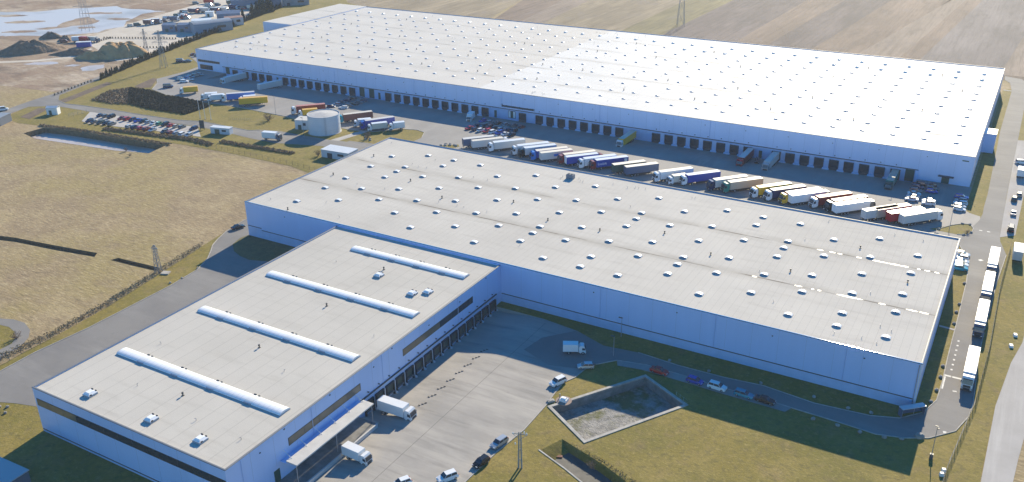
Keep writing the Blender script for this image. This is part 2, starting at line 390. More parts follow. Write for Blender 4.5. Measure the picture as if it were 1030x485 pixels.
for i, k in enumerate(kinds):
    (a0, a1), (b0, b1) = edges[i], edges[i + 1]
    ex = lambda a, t: a[0] + (a[1] - a[0]) * (t - 370) / 190.0
    pts = [(ex((b0, b1), 352), 352), (ex((b0, b1), 560), 560), (b1 + (b1 - b0) * 2, 940), (a1 + (a1 - a0) * 2, 940), (ex((a0, a1), 560), 560), (ex((a0, a1), 352), 352)]
    if i == 0: pts = [(-300, 392), (-335, 560), (-500, 940), (-900, 940), (-700, 560), (-350, 470)]
    if i == 1: pts = [(-127 + 1, 352), (-179, 560), (-281, 940), (-500, 940), (-335, 560), (-285, 402), (-262, 366), (-222, 352)]
    struct('ploughed_field', MB().poly(pts, 0.02), PLOUGH[k])
struct('grass_margin', MB().poly([(-262, 352), (203, 340), (260, 345), (260, 352.5), (203, 352.5), (-262, 366)], 0.05), MULCH)

# roads and yards
ROAD_WEST = [(6.6, -101.5), (7.0, -91.7), (6.3, -81.8), (7.3, -66.9), (7.0, -53.3), (6.7, -38.5), (5.3, -27.1), (2.0, -19.9), (-1.4, -15.4), (-4.4, -11.8), (-6.9, -6.9), (-9.0, -1.3), (-10.9, 9.2), (-12, 40), (-11, 80), (-6, 80), (-0.3, 40), (-0.3, 0.2), (AX0, 0.2), (AX0, -96.6), (28.6, -96.8), (23.4, -98.3), (19.6, -99.8), (14.7, -104.0), (6, -125), (-2, -125)]
struct('road', MB().poly(ROAD_WEST, 0.075), ASPHALT)
struct('garden_bed', MB().poly([(-0.2, -0.2), (-0.8, -3.2), (0.7, -8.1), (5.1, -11.8), (9.6, -13.6), (14.1, -14.3), (18.9, -12.7), (24, -11), (AX0 - .2, -11), (AX0 - .2, -0.2)], 0.11), GARDEN)
ROAD_S = [(122.6, -4.8), (132.0, -8.4), (141.1, -7.3), (152.0, -8.2), (163.5, -8.0), (172.8, -7.0), (185.0, -8.5), (197.0, -7.4), (202.9, -5.2), (207.2, -0.2), (209.1, 6.3), (209.3, 15.2), (209.1, 27.6), (209.1, 51.8), (208.9, 75.4), (208.1, 91.6), (206.0, 97.1), (204.4, 102.2), (204.1, 108), (208.0, 127.2), (208.5, 134), (208.3, 140.4), (208.4, 155.9), (206.8, 244.0), (207.0, 317.0), (205.3, 334.2), (202.5, 340), (202, 349.3), (210.2, 346.2), (214.4, 334.4), (214.0, 303.7), (214.3, 216.9), (214.4, 159.0), (215.0, 115.9), (215.3, 111.6), (217.7, 101.0), (216.6, 79.7), (216.2, 61.2), (215.7, 34.0), (216.5, 9.5), (216.2, 3.1), (214.2, -4.4), (209.5, -9.9), (205.0, -12.4), (199.3, -14.0), (191.9, -13.4), (179.4, -12.8), (174.2, -12.4), (165.0, -12.6), (154.8, -11.9), (145.0, -11.8), (137.9, -13.3), (134.1, -17.6), (132.7, -21.0), (124, -23.5), (115.1, -20.0), (116.3, -12.5), (119.9, -8.1)]
struct('road', MB().poly(ROAD_S, 0.115), ASPHALT)
PARKLANE = [(137.9, -13.3), (145.0, -11.8), (154.8, -11.9), (165.0, -12.6), (174.2, -12.4), (181, -12.9), (180, -15.2), (166, -15.0), (154, -14.6), (145, -14.4), (139, -15.5)]
struct('parking_lane', MB().poly(PARKLANE, 0.13), YARD_N)
YARD_S = [(112, -3.4), (122.6, -4.8), (132.0, -8.4), (136, -12), (134.1, -17.6), (132.7, -21.0), (132.2, -25.4), (130.8, -28.6), (131.1, -33.8), (131.6, -38.6), (131.8, -49.8), (130.6, -59.4), (130.0, -70.9), (129.1, -84.7), (128.8, -98.2), (128, -150), (AX1, -150), (AX1, -104.5), (112, -104.5)]
yard_s = struct('loading_yard', MB().poly(YARD_S, 0.085), YARD)
b = MB(); n = 10
for i in range(n):
    x0 = AX1 - 0.3 + (112 - AX1 + .3) * i / n; x1 = AX1 - 0.3 + (112 - AX1 + .3) * (i + 1) / n
    zf = lambda x: 0.08 - 1.25 * (0.5 + 0.5 * math.cos(math.pi * min(1, max(0, (x - AX1 - 1) / (112 - AX1 - 1)))))
    k = len(b.v); b.v += [(x0, -104.5, zf(x0)), (x1, -104.5, zf(x1)), (x1, -3.4, zf(x1)), (x0, -3.4, zf(x0))]; b.q(k, [(0, 1, 2, 3)])
k = len(b.v); b.v += [(AX1 - .3, -3.4, -1.3), (112, -3.4, -1.3), (112, -3.4, 0.08), (AX1 - .3, -3.4, 0.08)]; b.q(k, [(0, 1, 2, 3)])
struct('dock_apron', b, YARD)
YARD_NORTH = [(-198, 160.2), (-176, 160.2), (-176, 143.5), (184, 143.5), (184, 160.2), (202.6, 160.2), (203, 134.5), (204.6, 132.6), (208.0, 131), (208.2, 127.2), (204.1, 108), (205, 80), (205, 77), (0, 77), (-6, 80), (-10.8, 108.8), (-10.6, 113.6), (-14.1, 120.8), (-19.0, 122.4), (-26.0, 120.4), (-35.2, 110.4), (-45.8, 108.1), (-59.6, 109.5), (-75.1, 110.2), (-87.6, 110.9), (-109.9, 111.6), (-124.2, 112.3), (-140.6, 110.6), (-161.2, 112.6), (-167.8, 111.3), (-184.5, 116.0), (-192.3, 126.1), (-200.6, 132.9), (-194.1, 137.5), (-200.5, 152.3), (-207, 172), (-225, 190), (-232, 186), (-216, 168), (-208, 172), (-199, 168)]
YARD_NORTH = YARD_NORTH[:33] + [(-200.6, 132.9), (-200, 152.3), (-203, 166), (-230, 182), (-233, 190), (-226, 196), (-199, 172)]
struct('truck_yard', MB().poly(YARD_NORTH, 0.095), YARD_N)
b = MB()
for i in range(n):
    y0 = 143.5 + (FY0 + .3 - 143.5) * i / n; y1 = 143.5 + (FY0 + .3 - 143.5) * (i + 1) / n
    zf = lambda y: 0.08 - 1.5 * (0.5 - 0.5 * math.cos(math.pi * min(1, (y - 143.5) / 14.5)))
    k = len(b.v); b.v += [(-176, y0, zf(y0)), (184, y0, zf(y0)), (184, y1, zf(y1)), (-176, y1, zf(y1))]; b.q(k, [(0, 1, 2, 3)])
    for x in (-176, 184):
        k = len(b.v); b.v += [(x, y0, zf(y0)), (x, y1, zf(y1)), (x, y1, 0.08), (x, y0, 0.08)]; b.q(k, [(0, 1, 2, 3)])
struct('dock_apron', b, YARD_N)
ROAD_NW = [(-320, -20), (-213.4, 50.0), (-216.7, 55.2), (-220.6, 70.5), (-223.4, 87.6), (-234.5, 122.8), (-250.1, 160.3), (-266.4, 206.3), (-286.0, 268.4), (-313.1, 353.1), (-333.1, 404.9), (-372, 500), (-362, 500), (-323.5, 397.8), (-304.4, 347.0), (-278.6, 263.9), (-259.7, 202.8), (-244.1, 157.5), (-228.6, 118.2), (-217.5, 85.2), (-209, 78.5), (-200.1, 76.1), (-191.4, 77.6), (-172.4, 79.6), (-152.6, 80.3), (-126.8, 82.7), (-114.9, 86.3), (-98.2, 86.1), (-85.7, 86.0), (-81.5, 89.1), (-73.4, 92), (-58.4, 92), (-43.8, 92.6), (-36, 94), (-35.5, 95.6), (-26.9, 97.0), (-10, 97.3), (-10, 86), (-22.3, 85.8), (-28.0, 85.0), (-42.4, 84.1), (-63.0, 77.8), (-77.7, 77.9), (-90.9, 79.0), (-106.2, 79.4), (-120.8, 78.7), (-147.0, 75.7), (-173.2, 72.3), (-181.9, 72.2), (-200.0, 71.0), (-211.5, 63.9), (-207.4, 49.7), (-300, -28)]
struct('road', MB().poly(ROAD_NW, 0.08), ASPHALT)
struct('path', MB().poly([(-44, 92), (-40, 92), (-37, 110), (-40.5, 110)], 0.07), GRAVEL)
CARPARK = [(-176.1, 72.0), (-140.6, 76), (-109.8, 78.6), (-97.4, 69.0), (-128.2, 64.8), (-160.0, 58.6), (-166, 60)]
struct('car_park', MB().poly(CARPARK, 0.12), GRAVEL)
for P in ([(-208.2, 77.7), (-219.1, 115.3), (-213.3, 113.9), (-202.1, 77.5)], [(-198.2, 115.8), (-204, 133), (-200.5, 133), (-188.4, 118.6), (-192.4, 114.2)], [(-198.3, 50.4), (-204.8, 64.5), (-199.3, 66.4), (-191.0, 50.5)]):
    struct('planting_bed', MB().poly(P, 0.10), MULCH)
GRAVEL_ROAD = [(252, 420), (238, 240), (229.9, 131.4), (227.1, 88.1), (224.8, 44.6), (222.9, 32.6), (221.0, 10.3), (220.5, -20.3), (220.1, -38.4), (219.5, -90), (224.5, -90), (225.3, -35.5), (226.1, -17.2), (226.6, -8.6), (227.3, 0.4), (231.6, 57.1), (238.3, 126.8), (247, 240), (261, 420)]
struct('gravel_road', MB().poly(GRAVEL_ROAD, 0.065), GRAVEL)
struct('parking_strip', MB().poly([(214.9, 115), (214.5, 159.0), (214.2, 230), (222.4, 232), (219.8, 167.5), (219.2, 119)], 0.09), GRAVEL)
struct('lawn', MB().poly([(194.4, 111.5), (200.2, 118.0), (203.2, 121.1), (205.7, 121.9), (206.9, 118.6), (206.9, 115.1), (205.3, 111.7), (202.9, 110.9)], 0.12), LAWN)
struct('lawn', MB().poly([(2, 108), (8.5, 113.5), (10.5, 111.5), (9, 107)], 0.12), LAWN)
ro = [(-22.9 - 6, -84), (-22.9, -78.2), (-18.8, -75.1), (-14.9, -73.6), (-10.5, -73.3), (-5.6, -75.0), (-2.1, -77.8), (0.6, -82.1), (1.7, -88.2), (0.9, -94), (-3, -100), (-10, -104)]
ri = [(-20, -84), (-18.6, -80.9), (-15.4, -77.3), (-12.2, -76.8), (-8.3, -77.7), (-5.1, -79.5), (-3.1, -81.9), (-3.0, -85.3), (-6.1, -90), (-12, -95)]
struct('road', MB().poly(ro, 0.08, [ri]), ASPHALT)
struct('lawn', MB().poly([(x * 1.0, y) for x, y in ri], 0.05), LAWN)
struct('path', MB().poly([(205.3, 43.4), (209.2, 43.0), (209.2, 43.9), (205.3, 44.3)], 0.09), GRAVEL)
struct('path', MB().poly([(203.2, 317), (207.2, 316.5), (207.2, 318), (203.2, 318.5)], 0.09), GRAVEL)

# kerbs, each run a real step
def kerb(pts, w=0.22, h=0.2, z0=0.0):
    b = MB()
    for (x0, y0), (x1, y1) in zip(pts, pts[1:]):
        d = Vector((x1 - x0, y1 - y0)).normalized(); nn = Vector((-d.y, d.x)) * w / 2
        k = len(b.v)
        for z in (z0, z0 + h):
            b.v += [(x0 + nn.x, y0 + nn.y, z), (x0 - nn.x, y0 - nn.y, z), (x1 - nn.x, y1 - nn.y, z), (x1 + nn.x, y1 + nn.y, z)]
        b.q(k, [(4, 5, 6, 7), (0, 1, 5, 4), (1, 2, 6, 5), (2, 3, 7, 6), (3, 0, 4, 7)])
    return struct('kerb', b, CONC)
kerb(ROAD_WEST[:13]); kerb(ROAD_S[2:18]); kerb(ROAD_S[35:54]); kerb(YARD_S[4:16]); kerb(ROAD_NW[20:30]); kerb(YARD_NORTH[16:33])
kerb([(196.4, 111.8), (200.2, 118.0), (203.2, 121.1), (205.7, 121.9), (206.9, 118.6), (206.9, 115.1), (205.3, 111.7), (202.9, 110.9)], z0=0.08)

# painted lines
def lines(rects, name='road_marking', z=0.13):
    for (x, y, L, W_, a) in rects:
        c, s_ = math.cos(a), math.sin(a)
        q = [(x + c * u - s_ * v, y + s_ * u + c * v) for u, v in ((-L / 2, -W_ / 2), (L / 2, -W_ / 2), (L / 2, W_ / 2), (-L / 2, W_ / 2))]
        struct(name, MB().poly(q, z), LINE)
lines([(210.1, 18.6, 1.6, .7, 0), (212.1, 18.6, 2.0, .7, 0), (214.2, 18.8, 1.4, .7, 0), (209.6, 15.0, 6, .35, 1.57)] + [(210.6, 22 + 2.6 * k, .7, .45, 1.57) for k in range(7)])
lines([(212.2, -6.0, .7, .7, .3), (212.3, 12.2, .9, .5, .2), (209.2, 118, .9, .6, 0), (211.5, 118, .9, .6, 0), (211.2, 93.2, 1.2, 1.0, .8)])
# saw-cut joints of the concrete loading yard
b = MB()
for x in (110.5, 120.2):
    b.poly([(x, -95), (x + .07, -95), (x + .07, -6), (x, -6)], 0.095 if x > 112 else -0.0)
b = MB(); b.poly([(113.4, -95), (113.48, -95), (113.48, -5), (113.4, -5)], 0.095)
for k in range(0): b.poly([(112.2, -10 - 7.8 * k), (129, -10 - 7.8 * k), (129, -9.95 - 7.8 * k), (112.2, -9.95 - 7.8 * k)], 0.092)
o = obj('joint', b, TARLINE, yard_s)

# sunk basins, ditches and trenches
def sink(name, pts, depth, wall, floor, floor_name='basin_floor', shrink=0.0):
    cx = sum(p[0] for p in pts) / len(pts); cy = sum(p[1] for p in pts) / len(pts)
    b = MB(); n = len(pts)
    low = [(x + (cx - x) * shrink, y + (cy - y) * shrink) for x, y in pts]
    b.v += [(x, y, 0.05) for x, y in pts] + [(x, y, -depth) for x, y in low]
    b.q(0, [(i, (i + 1) % n, n + (i + 1) % n, n + i) for i in range(n)])
    struct(name, b, wall)
    struct(floor_name, MB().poly(low, -depth + 0.02), floor)
sink('trench', TRENCH1, 1.1, DITCHSIDE, DITCHSIDE, 'trench_floor')
sink('trench', TRENCH2, 1.1, DITCHSIDE, DITCHSIDE, 'trench_floor')
sink('ditch', DITCH, 2.4, DITCHSIDE, WATER, 'water')
PITFLOOR = layered('basin_rubble', (0.36, 0.34, 0.31), [((0.16, 0.155, 0.14), 0.5, 0.42, 0.66, None, 0.8), ((0.12, 0.125, 0.03), 0.11, 0.47, 0.56, None, 0.9), ((0.50, 0.48, 0.44), 0.9, 0.55, 0.75, None, 0.7), ((0.10, 0.095, 0.085), 1.6, 0.55, 0.72, None, 0.6)], bump=0.35, bscale=2.0)
def basin(pts, depth, label, rim=0.75, slope_end=False):
    t = empty('retention_basin', (sum(p[0] for p in pts) / len(pts), sum(p[1] for p in pts) / len(pts), -depth))
    L = t.location
    loc = [(x - L.x, y - L.y) for x, y in pts]; n = len(loc)
    for i in range(n):
        (x0, y0), (x1, y1) = loc[i], loc[(i + 1) % n]
        d = Vector((x1 - x0, y1 - y0)).normalized(); o_ = Vector((d.y, -d.x))
        cx = sum(p[0] for p in loc) / n; cy = sum(p[1] for p in loc) / n
        if o_.dot(Vector(((x0 + x1) / 2 - cx, (y0 + y1) / 2 - cy))) < 0: o_ = -o_
        b = MB(); b.v += [(x0, y0, 0), (x1, y1, 0), (x1, y1, depth), (x0, y0, depth)]; b.q(0, [(0, 1, 2, 3)])
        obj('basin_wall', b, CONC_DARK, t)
        e0 = -d * (rim if i % 2 == 0 else -0.003); e1 = d * (rim if i % 2 == 0 else -0.003)
        b = MB()
        for z in (depth - 0.25, depth + 0.22):
            b.v += [(x0 + e0.x, y0 + e0.y, z), (x1 + e1.x, y1 + e1.y, z), (x1 + e1.x + o_.x * rim, y1 + e1.y + o_.y * rim, z), (x0 + e0.x + o_.x * rim, y0 + e0.y + o_.y * rim, z)]
        b.q(0, [(0, 1, 5, 4), (1, 2, 6, 5), (2, 3, 7, 6), (3, 0, 4, 7), (4, 5, 6, 7)])
        obj('rim', b, CONC, t)
    obj('basin_floor', MB().poly(loc, 0.02), PITFLOOR, t)
    tag(t, label, 'basin'); return t
basin(PIT, 2.3, 'large sunken concrete retention basin with rubble floor beside the loading yard')
sink('drain_pit', PIT2, 1.5, LAWN, mat('pit_mud', (0.10, 0.095, 0.085), rough=0.7, var=0.4, scale=0.6), 'pit_floor', shrink=0.3)
kerb([(138.0, -54.4), (145.6, -57.3), (153.4, -60.8)], w=0.35, h=0.15)

# ---------------- pond in the waste ground
POND = [(-620, 150), (-520, 205), (-480.9, 222.0), (-458.0, 237.0), (-453.5, 245.0), (-449.1, 255.8), (-434.6, 264.5), (-429.9, 274.2), (-421.1, 280.8), (-401.1, 278.3), (-383.3, 280.1), (-368, 285), (-374.8, 270.3), (-365.6, 249.6), (-359.3, 240.0), (-345.8, 226.4), (-345.9, 214.2), (-345.0, 204.1), (-349.9, 196.4), (-353.5, 190.1), (-356.2, 183.2), (-376.4, 175.6), (-392.1, 164.9), (-409.4, 145.4), (-470, 100), (-560, 90)]
ISLE = [(-393.7, 192.3), (-388.4, 203.8), (-394.6, 212.9), (-402.9, 230.8), (-401.3, 239.5), (-389.1, 237.7), (-377.1, 231.0), (-374.0, 219.0), (-379.5, 211.3), (-379.8, 202.3), (-383.4, 194.6)]
def rough_edge(pts, amp, step, seed):
    rnd = random.Random(seed); out = []
    for i in range(len(pts)):
        a = Vector(pts[i]); c = Vector(pts[(i + 1) % len(pts)]); nn = max(1, int((c - a).length / step))
        for k in range(nn):
            p = a.lerp(c, k / nn); out.append((p.x + rnd.uniform(-amp, amp), p.y + rnd.uniform(-amp, amp)))
    return out
struct('pond', MB().poly(rough_edge(POND, 2.0, 6, 3), 0.07, [rough_edge(ISLE, 1.2, 4, 4)]), WATER, 'structure')
for i, (mx, my, ra, rb, ro_) in enumerate(((-425, 205, 14, 5, .6), (-440, 170, 20, 6, .5), (-405, 255, 16, 4, .5), (-372, 245, 9, 4, .4), (-395, 180, 12, 4, .6), (-460, 215, 15, 4, .6), (-366, 212, 7, 3, .5))):
    P = [(mx + ra * math.cos(q * .524) * math.cos(ro_) - rb * math.sin(q * .524) * math.sin(ro_), my + ra * math.cos(q * .524) * math.sin(ro_) + rb * math.sin(q * .524) * math.cos(ro_)) for q in range(12)]
    struct('mudbank', MB().poly(rough_edge(P, 1.3, 3, 20 + i), 0.1), SAND)
for i, P in enumerate(([(-261.4, 129.2), (-262.1, 137.0), (-256.0, 142.2), (-249.6, 135.3), (-249.5, 129.4), (-254.0, 125.1)], [(-300, 120), (-290, 124), (-283, 131), (-289, 134), (-298, 127)], [(-275, 128), (-268, 131), (-268, 136), (-274, 133)])):
    struct('puddle', MB().poly(rough_edge(P, .8, 2.5, i), 0.06), WATER)
struct('track', MB().poly([(-420, 60), (-330, 104), (-300, 128), (-290, 145), (-300, 168), (-303, 168), (-294, 145), (-304, 131), (-333, 108), (-422, 66)], 0.05), PALE_YARD)

def mound(label, cx, cy, rx, ry, h, rz, seed, material, flat=0.25):
    rnd = random.Random(seed); b = MB(); nr, na = 12, 36
    ph = [rnd.uniform(0, 6.28) for _ in range(8)]
    b.v.append((0, 0, h))
    for i in range(1, nr + 1):
        f = i / nr
        for k in range(na):
            a = 2 * math.pi * k / na
            wob = 1 + 0.13 * math.sin(2 * a + ph[0]) + 0.09 * math.sin(3 * a + ph[1]) + 0.06 * math.sin(7 * a + ph[2])
            z = h * (1 if f < flat else (1 - (f - flat) / (1 - flat))) ** 0.9
            z *= 1 + 0.10 * math.sin(4 * a + 6 * f + ph[3]) + 0.06 * math.sin(7 * a - 9 * f + ph[4]) + rnd.uniform(-.05, .05)
            if i == nr: z = -0.2
            b.v.append((rx * f * wob * math.cos(a), ry * f * wob * math.sin(a), z))
    b.q(0, [(0, 1 + k, 1 + (k + 1) % na) for k in range(na)])
    for i in range(nr - 1):
        o_ = 1 + i * na
        b.q(o_, [(k, na + k, na + (k + 1) % na, (k + 1) % na) for k in range(na)])
    o = obj('dirt_mound', b.mesh('dirt_mound', smooth=True), material, None, (cx, cy, 0.0), rz)
    tag(o, label, 'mound'); return o
mound('broad dark brown soil heap nearest the left edge by the pond', -327, 144, 19, 9, 6.5, 0.9, 1, DIRT)
mound('tall tan flat-topped sand heap beside the conifer hedge', -268, 163, 17, 10, 7.0, 0.35, 2, TANDIRT, 0.5)
mound('low dark soil ridge left of the tan sand heap', -294, 153, 16, 5, 3.0, 0.5, 3, DIRT)
mound('small dark cone of soil at the pond shore', -356, 178, 8, 5, 3.5, 0.3, 4, DIRT)
mound('low lumpy soil heap right of the cone by the pond', -339, 177, 6, 4, 2.8, 0.3, 5, DIRT)
mound('small spoil heap at the left border below the pond', -345, 125, 9, 6, 5.0, 0.3, 6, DIRT)
mound('long thin spoil bank right of the tan sand heap top', -276, 150, 12, 4, 4.0, 0.45, 7, TANDIRT)
# ================================================================== WAREHOUSES
ROOF_M = roofmat('pale_roof_membrane', (0.60, 0.56, 0.50), (0.51, 0.475, 0.425), (25.8, 51.4), 1.9, 0.75, spec=0.02)
ROOF_A = roofmat('pale_roof_membrane_front', (0.575, 0.535, 0.475), (0.50, 0.465, 0.41), (), 3.8, 0.65, spec=0.06)
ROOF_F = roofmat('white_roof_membrane', (0.74, 0.715, 0.68), (0.65, 0.63, 0.60), (183.5, 209.5, 235.6, 261.5, 287.5), 2.6, 0.62, split=(-10.5, (0.64, 0.595, 0.535), (0.57, 0.53, 0.475)), spec=0.07)
def part(name, mb, mats, t, loc=(0, 0, 0), rz=0.0):
    base = Vector((0, 0, 0)); p = t
    while p is not None: base += p.location; p = p.parent
    return obj(name, mb, mats, t, Vector(loc) - base, rz)

def shell(t, x0, x1, y0, y1, H, roof, zb=(-.1, -.1, -.1, -.1), par=0.35, cop=COPING, skip=(), front=None, wm=WALLM):
    """four walls, a roof deck below a low parapet, and a coping run on each side"""
    th = 0.3
    for i, (a, c, d, e) in enumerate(((x0, x1, y0, y0 + th), (x0, x1, y1 - th, y1), (x0, x0 + th, y0 + th, y1 - th), (x1 - th, x1, y0 + th, y1 - th))):
        b = MB().box(a, c, d, e, zb[i], H - 0.06)
        part('wall', b, wm, t)
    part('roof', MB().box(x0 + th, x1 - th, y0 + th, y1 - th, H - par - 0.3, H - par), roof, t)
    for i, (a, c, d, e) in enumerate(((x0 - .08, x1 + .08, y0 - .08, y0 + th + .08), (x0 - .08, x1 + .08, y1 - th - .08, y1 + .08), (x0 - .08, x0 + th + .08, y0 + th + .083, y1 - th - .083), (x1 - th - .08, x1 + .08, y0 + th + .083, y1 - th - .083))):
        if i in skip: continue
        b = MB()
        # gently rounded sheet-metal cap
        if i < 2:
            ring = lambda x: [(x, d, H - .12), (x, d, H - .04)] + [(x, d + .05 + (e - d - .1) * j / 6, H + .02 * (1 - ((j - 3) / 3) ** 2)) for j in range(7)] + [(x, e, H - .04), (x, e, H - .12)]
            b.loft([ring(a), ring(c)])
        else:
            ring = lambda y: [(a, y, H - .12), (a, y, H - .04), (a + .06, y, H), ((a + c) / 2, y, H + .03), (c - .06, y, H), (c, y, H - .04), (c, y, H - .12)]
            b.loft([ring(d), ring(e)])
        part('coping', b, front if (front and i == 0) else cop, t)

# barrel skylight: an acrylic arch over a grey upstand
def dome_mesh(wx, wy, h, curb):
    b = MB(); n = 8
    ring = lambda y: [(wx / 2 * math.cos(math.pi * k / n), y, curb + h * math.sin(math.pi * k / n)) for k in range(n + 1)]
    b.loft([ring(-wy / 2), ring(wy / 2)])
    return b.mesh('skylight', smooth=False)
DOME = dome_mesh(2.1, 1.15, 0.4, 0.12); DOME.materials.append(ACRYL)
ENDCAP = MB()
ENDCAP.v += [(1.03 * math.cos(math.pi * j / 8), 0, 0.10 + 0.39 * math.sin(math.pi * j / 8)) for j in range(9)]
ENDCAP.q(0, [tuple(range(9))])
ENDCAP_F = MB(); ENDCAP_F.v = list(ENDCAP.v); ENDCAP_F.f = list(ENDCAP.f); ENDCAP_F.m = list(ENDCAP.m)
ENDCAP_F = ENDCAP_F.mesh('end_panel'); ENDCAP_F.materials.append(mat('pale_shaded_end_panel', (0.42, 0.45, 0.54), rough=0.4))  # far roof domes: weaker end-face shade put into the panel colour
ENDCAP = ENDCAP.mesh('end_panel'); ENDCAP.materials.append(mat('shaded_end_panel', (0.20, 0.24, 0.32), rough=0.4))  # dark blue shade of the near end face put into the colour
CURBM = MB().box(-1.15, 1.15, -0.66, 0.66, -0.02, 0.13, taper=.03).mesh('upstand'); CURBM.materials.append(CURB)
VENT = MB(); VENT.bar((0, 0, 0), (0, 0, 0.6), 0.13, 0.13, 8); VENT.bar((0, 0, 0.55), (0, 0, 0.85), 0.27, 0.2, 8); VENT.box(-.25, .25, -.25, .25, -.02, .1)
VENT = VENT.mesh('roof_vent'); VENT.materials.append(mat('dark_vent_cowl', (0.06, 0.06, 0.06), rough=0.6))
SMALLV = MB(); SMALLV.bar((0, 0, 0), (0, 0, 0.5), 0.06, 0.06, 6); SMALLV.bar((0, 0, .45), (.3, 0, .55), 0.05, 0.05, 6)
SMALLV = SMALLV.mesh('pipe_stub'); SMALLV.materials.append(STEEL)
DRAIN = MB().box(-.16, .16, -.05, .05, -.12, .12).mesh('overflow_spout'); DRAIN.materials.append(TRIM)

def skylight(t, x, y, z, full=True):
    o = part('skylight', DOME, None, t, (x, y, z))
    if y > 150: o.scale = (.85, .85, .8)
    if full:
        c = obj('upstand', CURBM, None, o); E_ = ENDCAP_F if y > 150 else ENDCAP; obj('end_panel', E_, None, o, (0, -.585, 0)); obj('end_panel', E_, None, o, (0, .585, 0), math.pi)
    return o

# ---- middle warehouse ------------------------------------------------------
Mw = empty('warehouse', (102.5, 39, 0))
tag(Mw, 'middle long warehouse with blue walls and pale roof dotted with small domes', 'warehouse')
shell(Mw, 0, MX1, 0, MY1, MH, ROOF_M, front=COPING_NEW)
ZM = MH - 0.35
A_ = [14.5 + 22.68 * k for k in range(9)]; B_ = [25.9 + 22.68 * k for k in range(8)]
rows = [(8.8, [x for i, x in enumerate(A_) if i != 1] + [116.8, 184.8]), (16.0, B_), (22.8, A_ + [94.3, 139.5]), (28.0, B_), (33.6, A_), (40.8, B_), (47.5, A_ + [26.0, 117.0, 162.1]), (52.7, B_), (60.1, A_), (67.2, B_ + [37.2, 150.7])]
for y, xs in rows:
    for x in xs: skylight(Mw, x, y, ZM)
for x, y in [(36.0, 41.9), (54.5, 33.7), (76.9, 41.6), (93.7, 33.5), (111.0, 33.9), (128.6, 41.3), (145.4, 33.3), (167.6, 33.3), (196.0, 41.4), (8.4, 34.1), (16.9, 1.9), (8.4, 57), (181, 58)]:
    part('roof_vent', VENT, None, Mw, (x, y, ZM), random.uniform(0, 6))
rv = random.Random(5)
for k in range(34):
    part('pipe_stub', SMALLV, None, Mw, (rv.uniform(4, 200), rv.choice([5.5, 13, 30.5, 56, 64, 72.5]) + rv.uniform(-1, 1), ZM), rv.uniform(0, 6))
ac = part('air_handler', MB().box(-1.3, 1.3, -.9, .9, 0, 1.5).box(-1.1, 1.1, -.75, .75, 1.5, 1.62), mat('unit_blue_grey', (0.16, 0.19, 0.24), rough=0.5), Mw, (83.0, 70.4, ZM))
fan = MB(); fan.bar((-.55, 0, 1.62), (-.55, 0, 1.75), .45, .45, 12); fan.bar((.6, 0, 1.62), (.6, 0, 1.75), .45, .45, 12)
obj('fan_ring', fan, TRIM, ac)
for x, y in ((80.0, 70.5), (80.2, 68.6), (86, 71.0), (87.2, 69.5), (88.4, 69.0), (104, 71), (106.2, 72.3), (107.4, 72.2)): part('pipe_stub', SMALLV, None, Mw, (x, y, ZM), x)
# shallow rain water standing in the two roof valleys
PUD = mat('standing_rainwater', (0.42, 0.40, 0.38), rough=0.5, spec=1.0)
rp = random.Random(11)
for y, segs in ((51.35, ((171.4, .9), (174.7, .9), (176.8, .7), (181.9, .8), (187.0, 3.0), (191.3, 2.4), (194.0, .8), (197.4, .5), (199.5, .8), (201.9, .7))), (25.8, ((160, .7), (171.5, 1.1), (175.2, .4), (176.9, .5), (184.6, 3.4), (192.2, .9), (199.2, 1.5), (202.0, 1.1)))):
    for x, r in segs:
        pts = []
        for k in range(14):
            a = 2 * math.pi * k / 14
            pts.append((r * math.cos(a) * rp.uniform(.8, 1.1), 0.34 * math.sin(a) * rp.uniform(.6, 1.2)))
        part('puddle', MB().poly(pts, 0.006), PUD, Mw, (x, y, ZM))
# dark band between cladding and plinth along the front, with a step near the left corner
part('dark_band', MB().box(6.1, AX0, -.05, .02, 2.85, 3.1).box(AX1 + .1, MX1 - .4, -.05, .02, 2.5, 2.75), TRIM, Mw)
part('dark_band', MB().box(.1, 6.1, -.05, .02, 3.55, 3.8), TRIM, Mw)
part('plinth', MB().box(AX1 + .1, MX1 - .1, -.035, .02, -.1, 2.5), WALL_LOW, Mw)
part('plinth', MB().box(6.1, AX0, -.035, .02, -.1, 2.85).box(.1, 6.1, -.035, .02, -.1, 3.55), WALL_LOW, Mw)
for x in (17, 125, 148, 172, 193): part('overflow_spout', DRAIN, None, Mw, (x, -.06, 9.9))
part('downpipe', MB().bar((MX1 - .5, -.12, 0), (MX1 - .5, -.12, 11.6), .08), STEEL, Mw)
part('corner_trim', MB().box(MX1 - .25, MX1 + .05, -.06, .25, -.1, MH - .15), mat('pale_corner', (0.62, 0.66, 0.72), rough=.4), Mw)
# panel joints of the cladding (hairline reveals)
b = MB()
for k in range(1, 17):
    x = AX1 + k * 6.4
    if x < MX1 - 1: b.box(x, x + .03, -.012, .02, 2.8, 11.7)
part('panel_joint', b, mat('joint_blue_grey', (0.30, 0.36, 0.45), rough=.6), Mw)  # thin joint strips in a darker blue-grey of their own

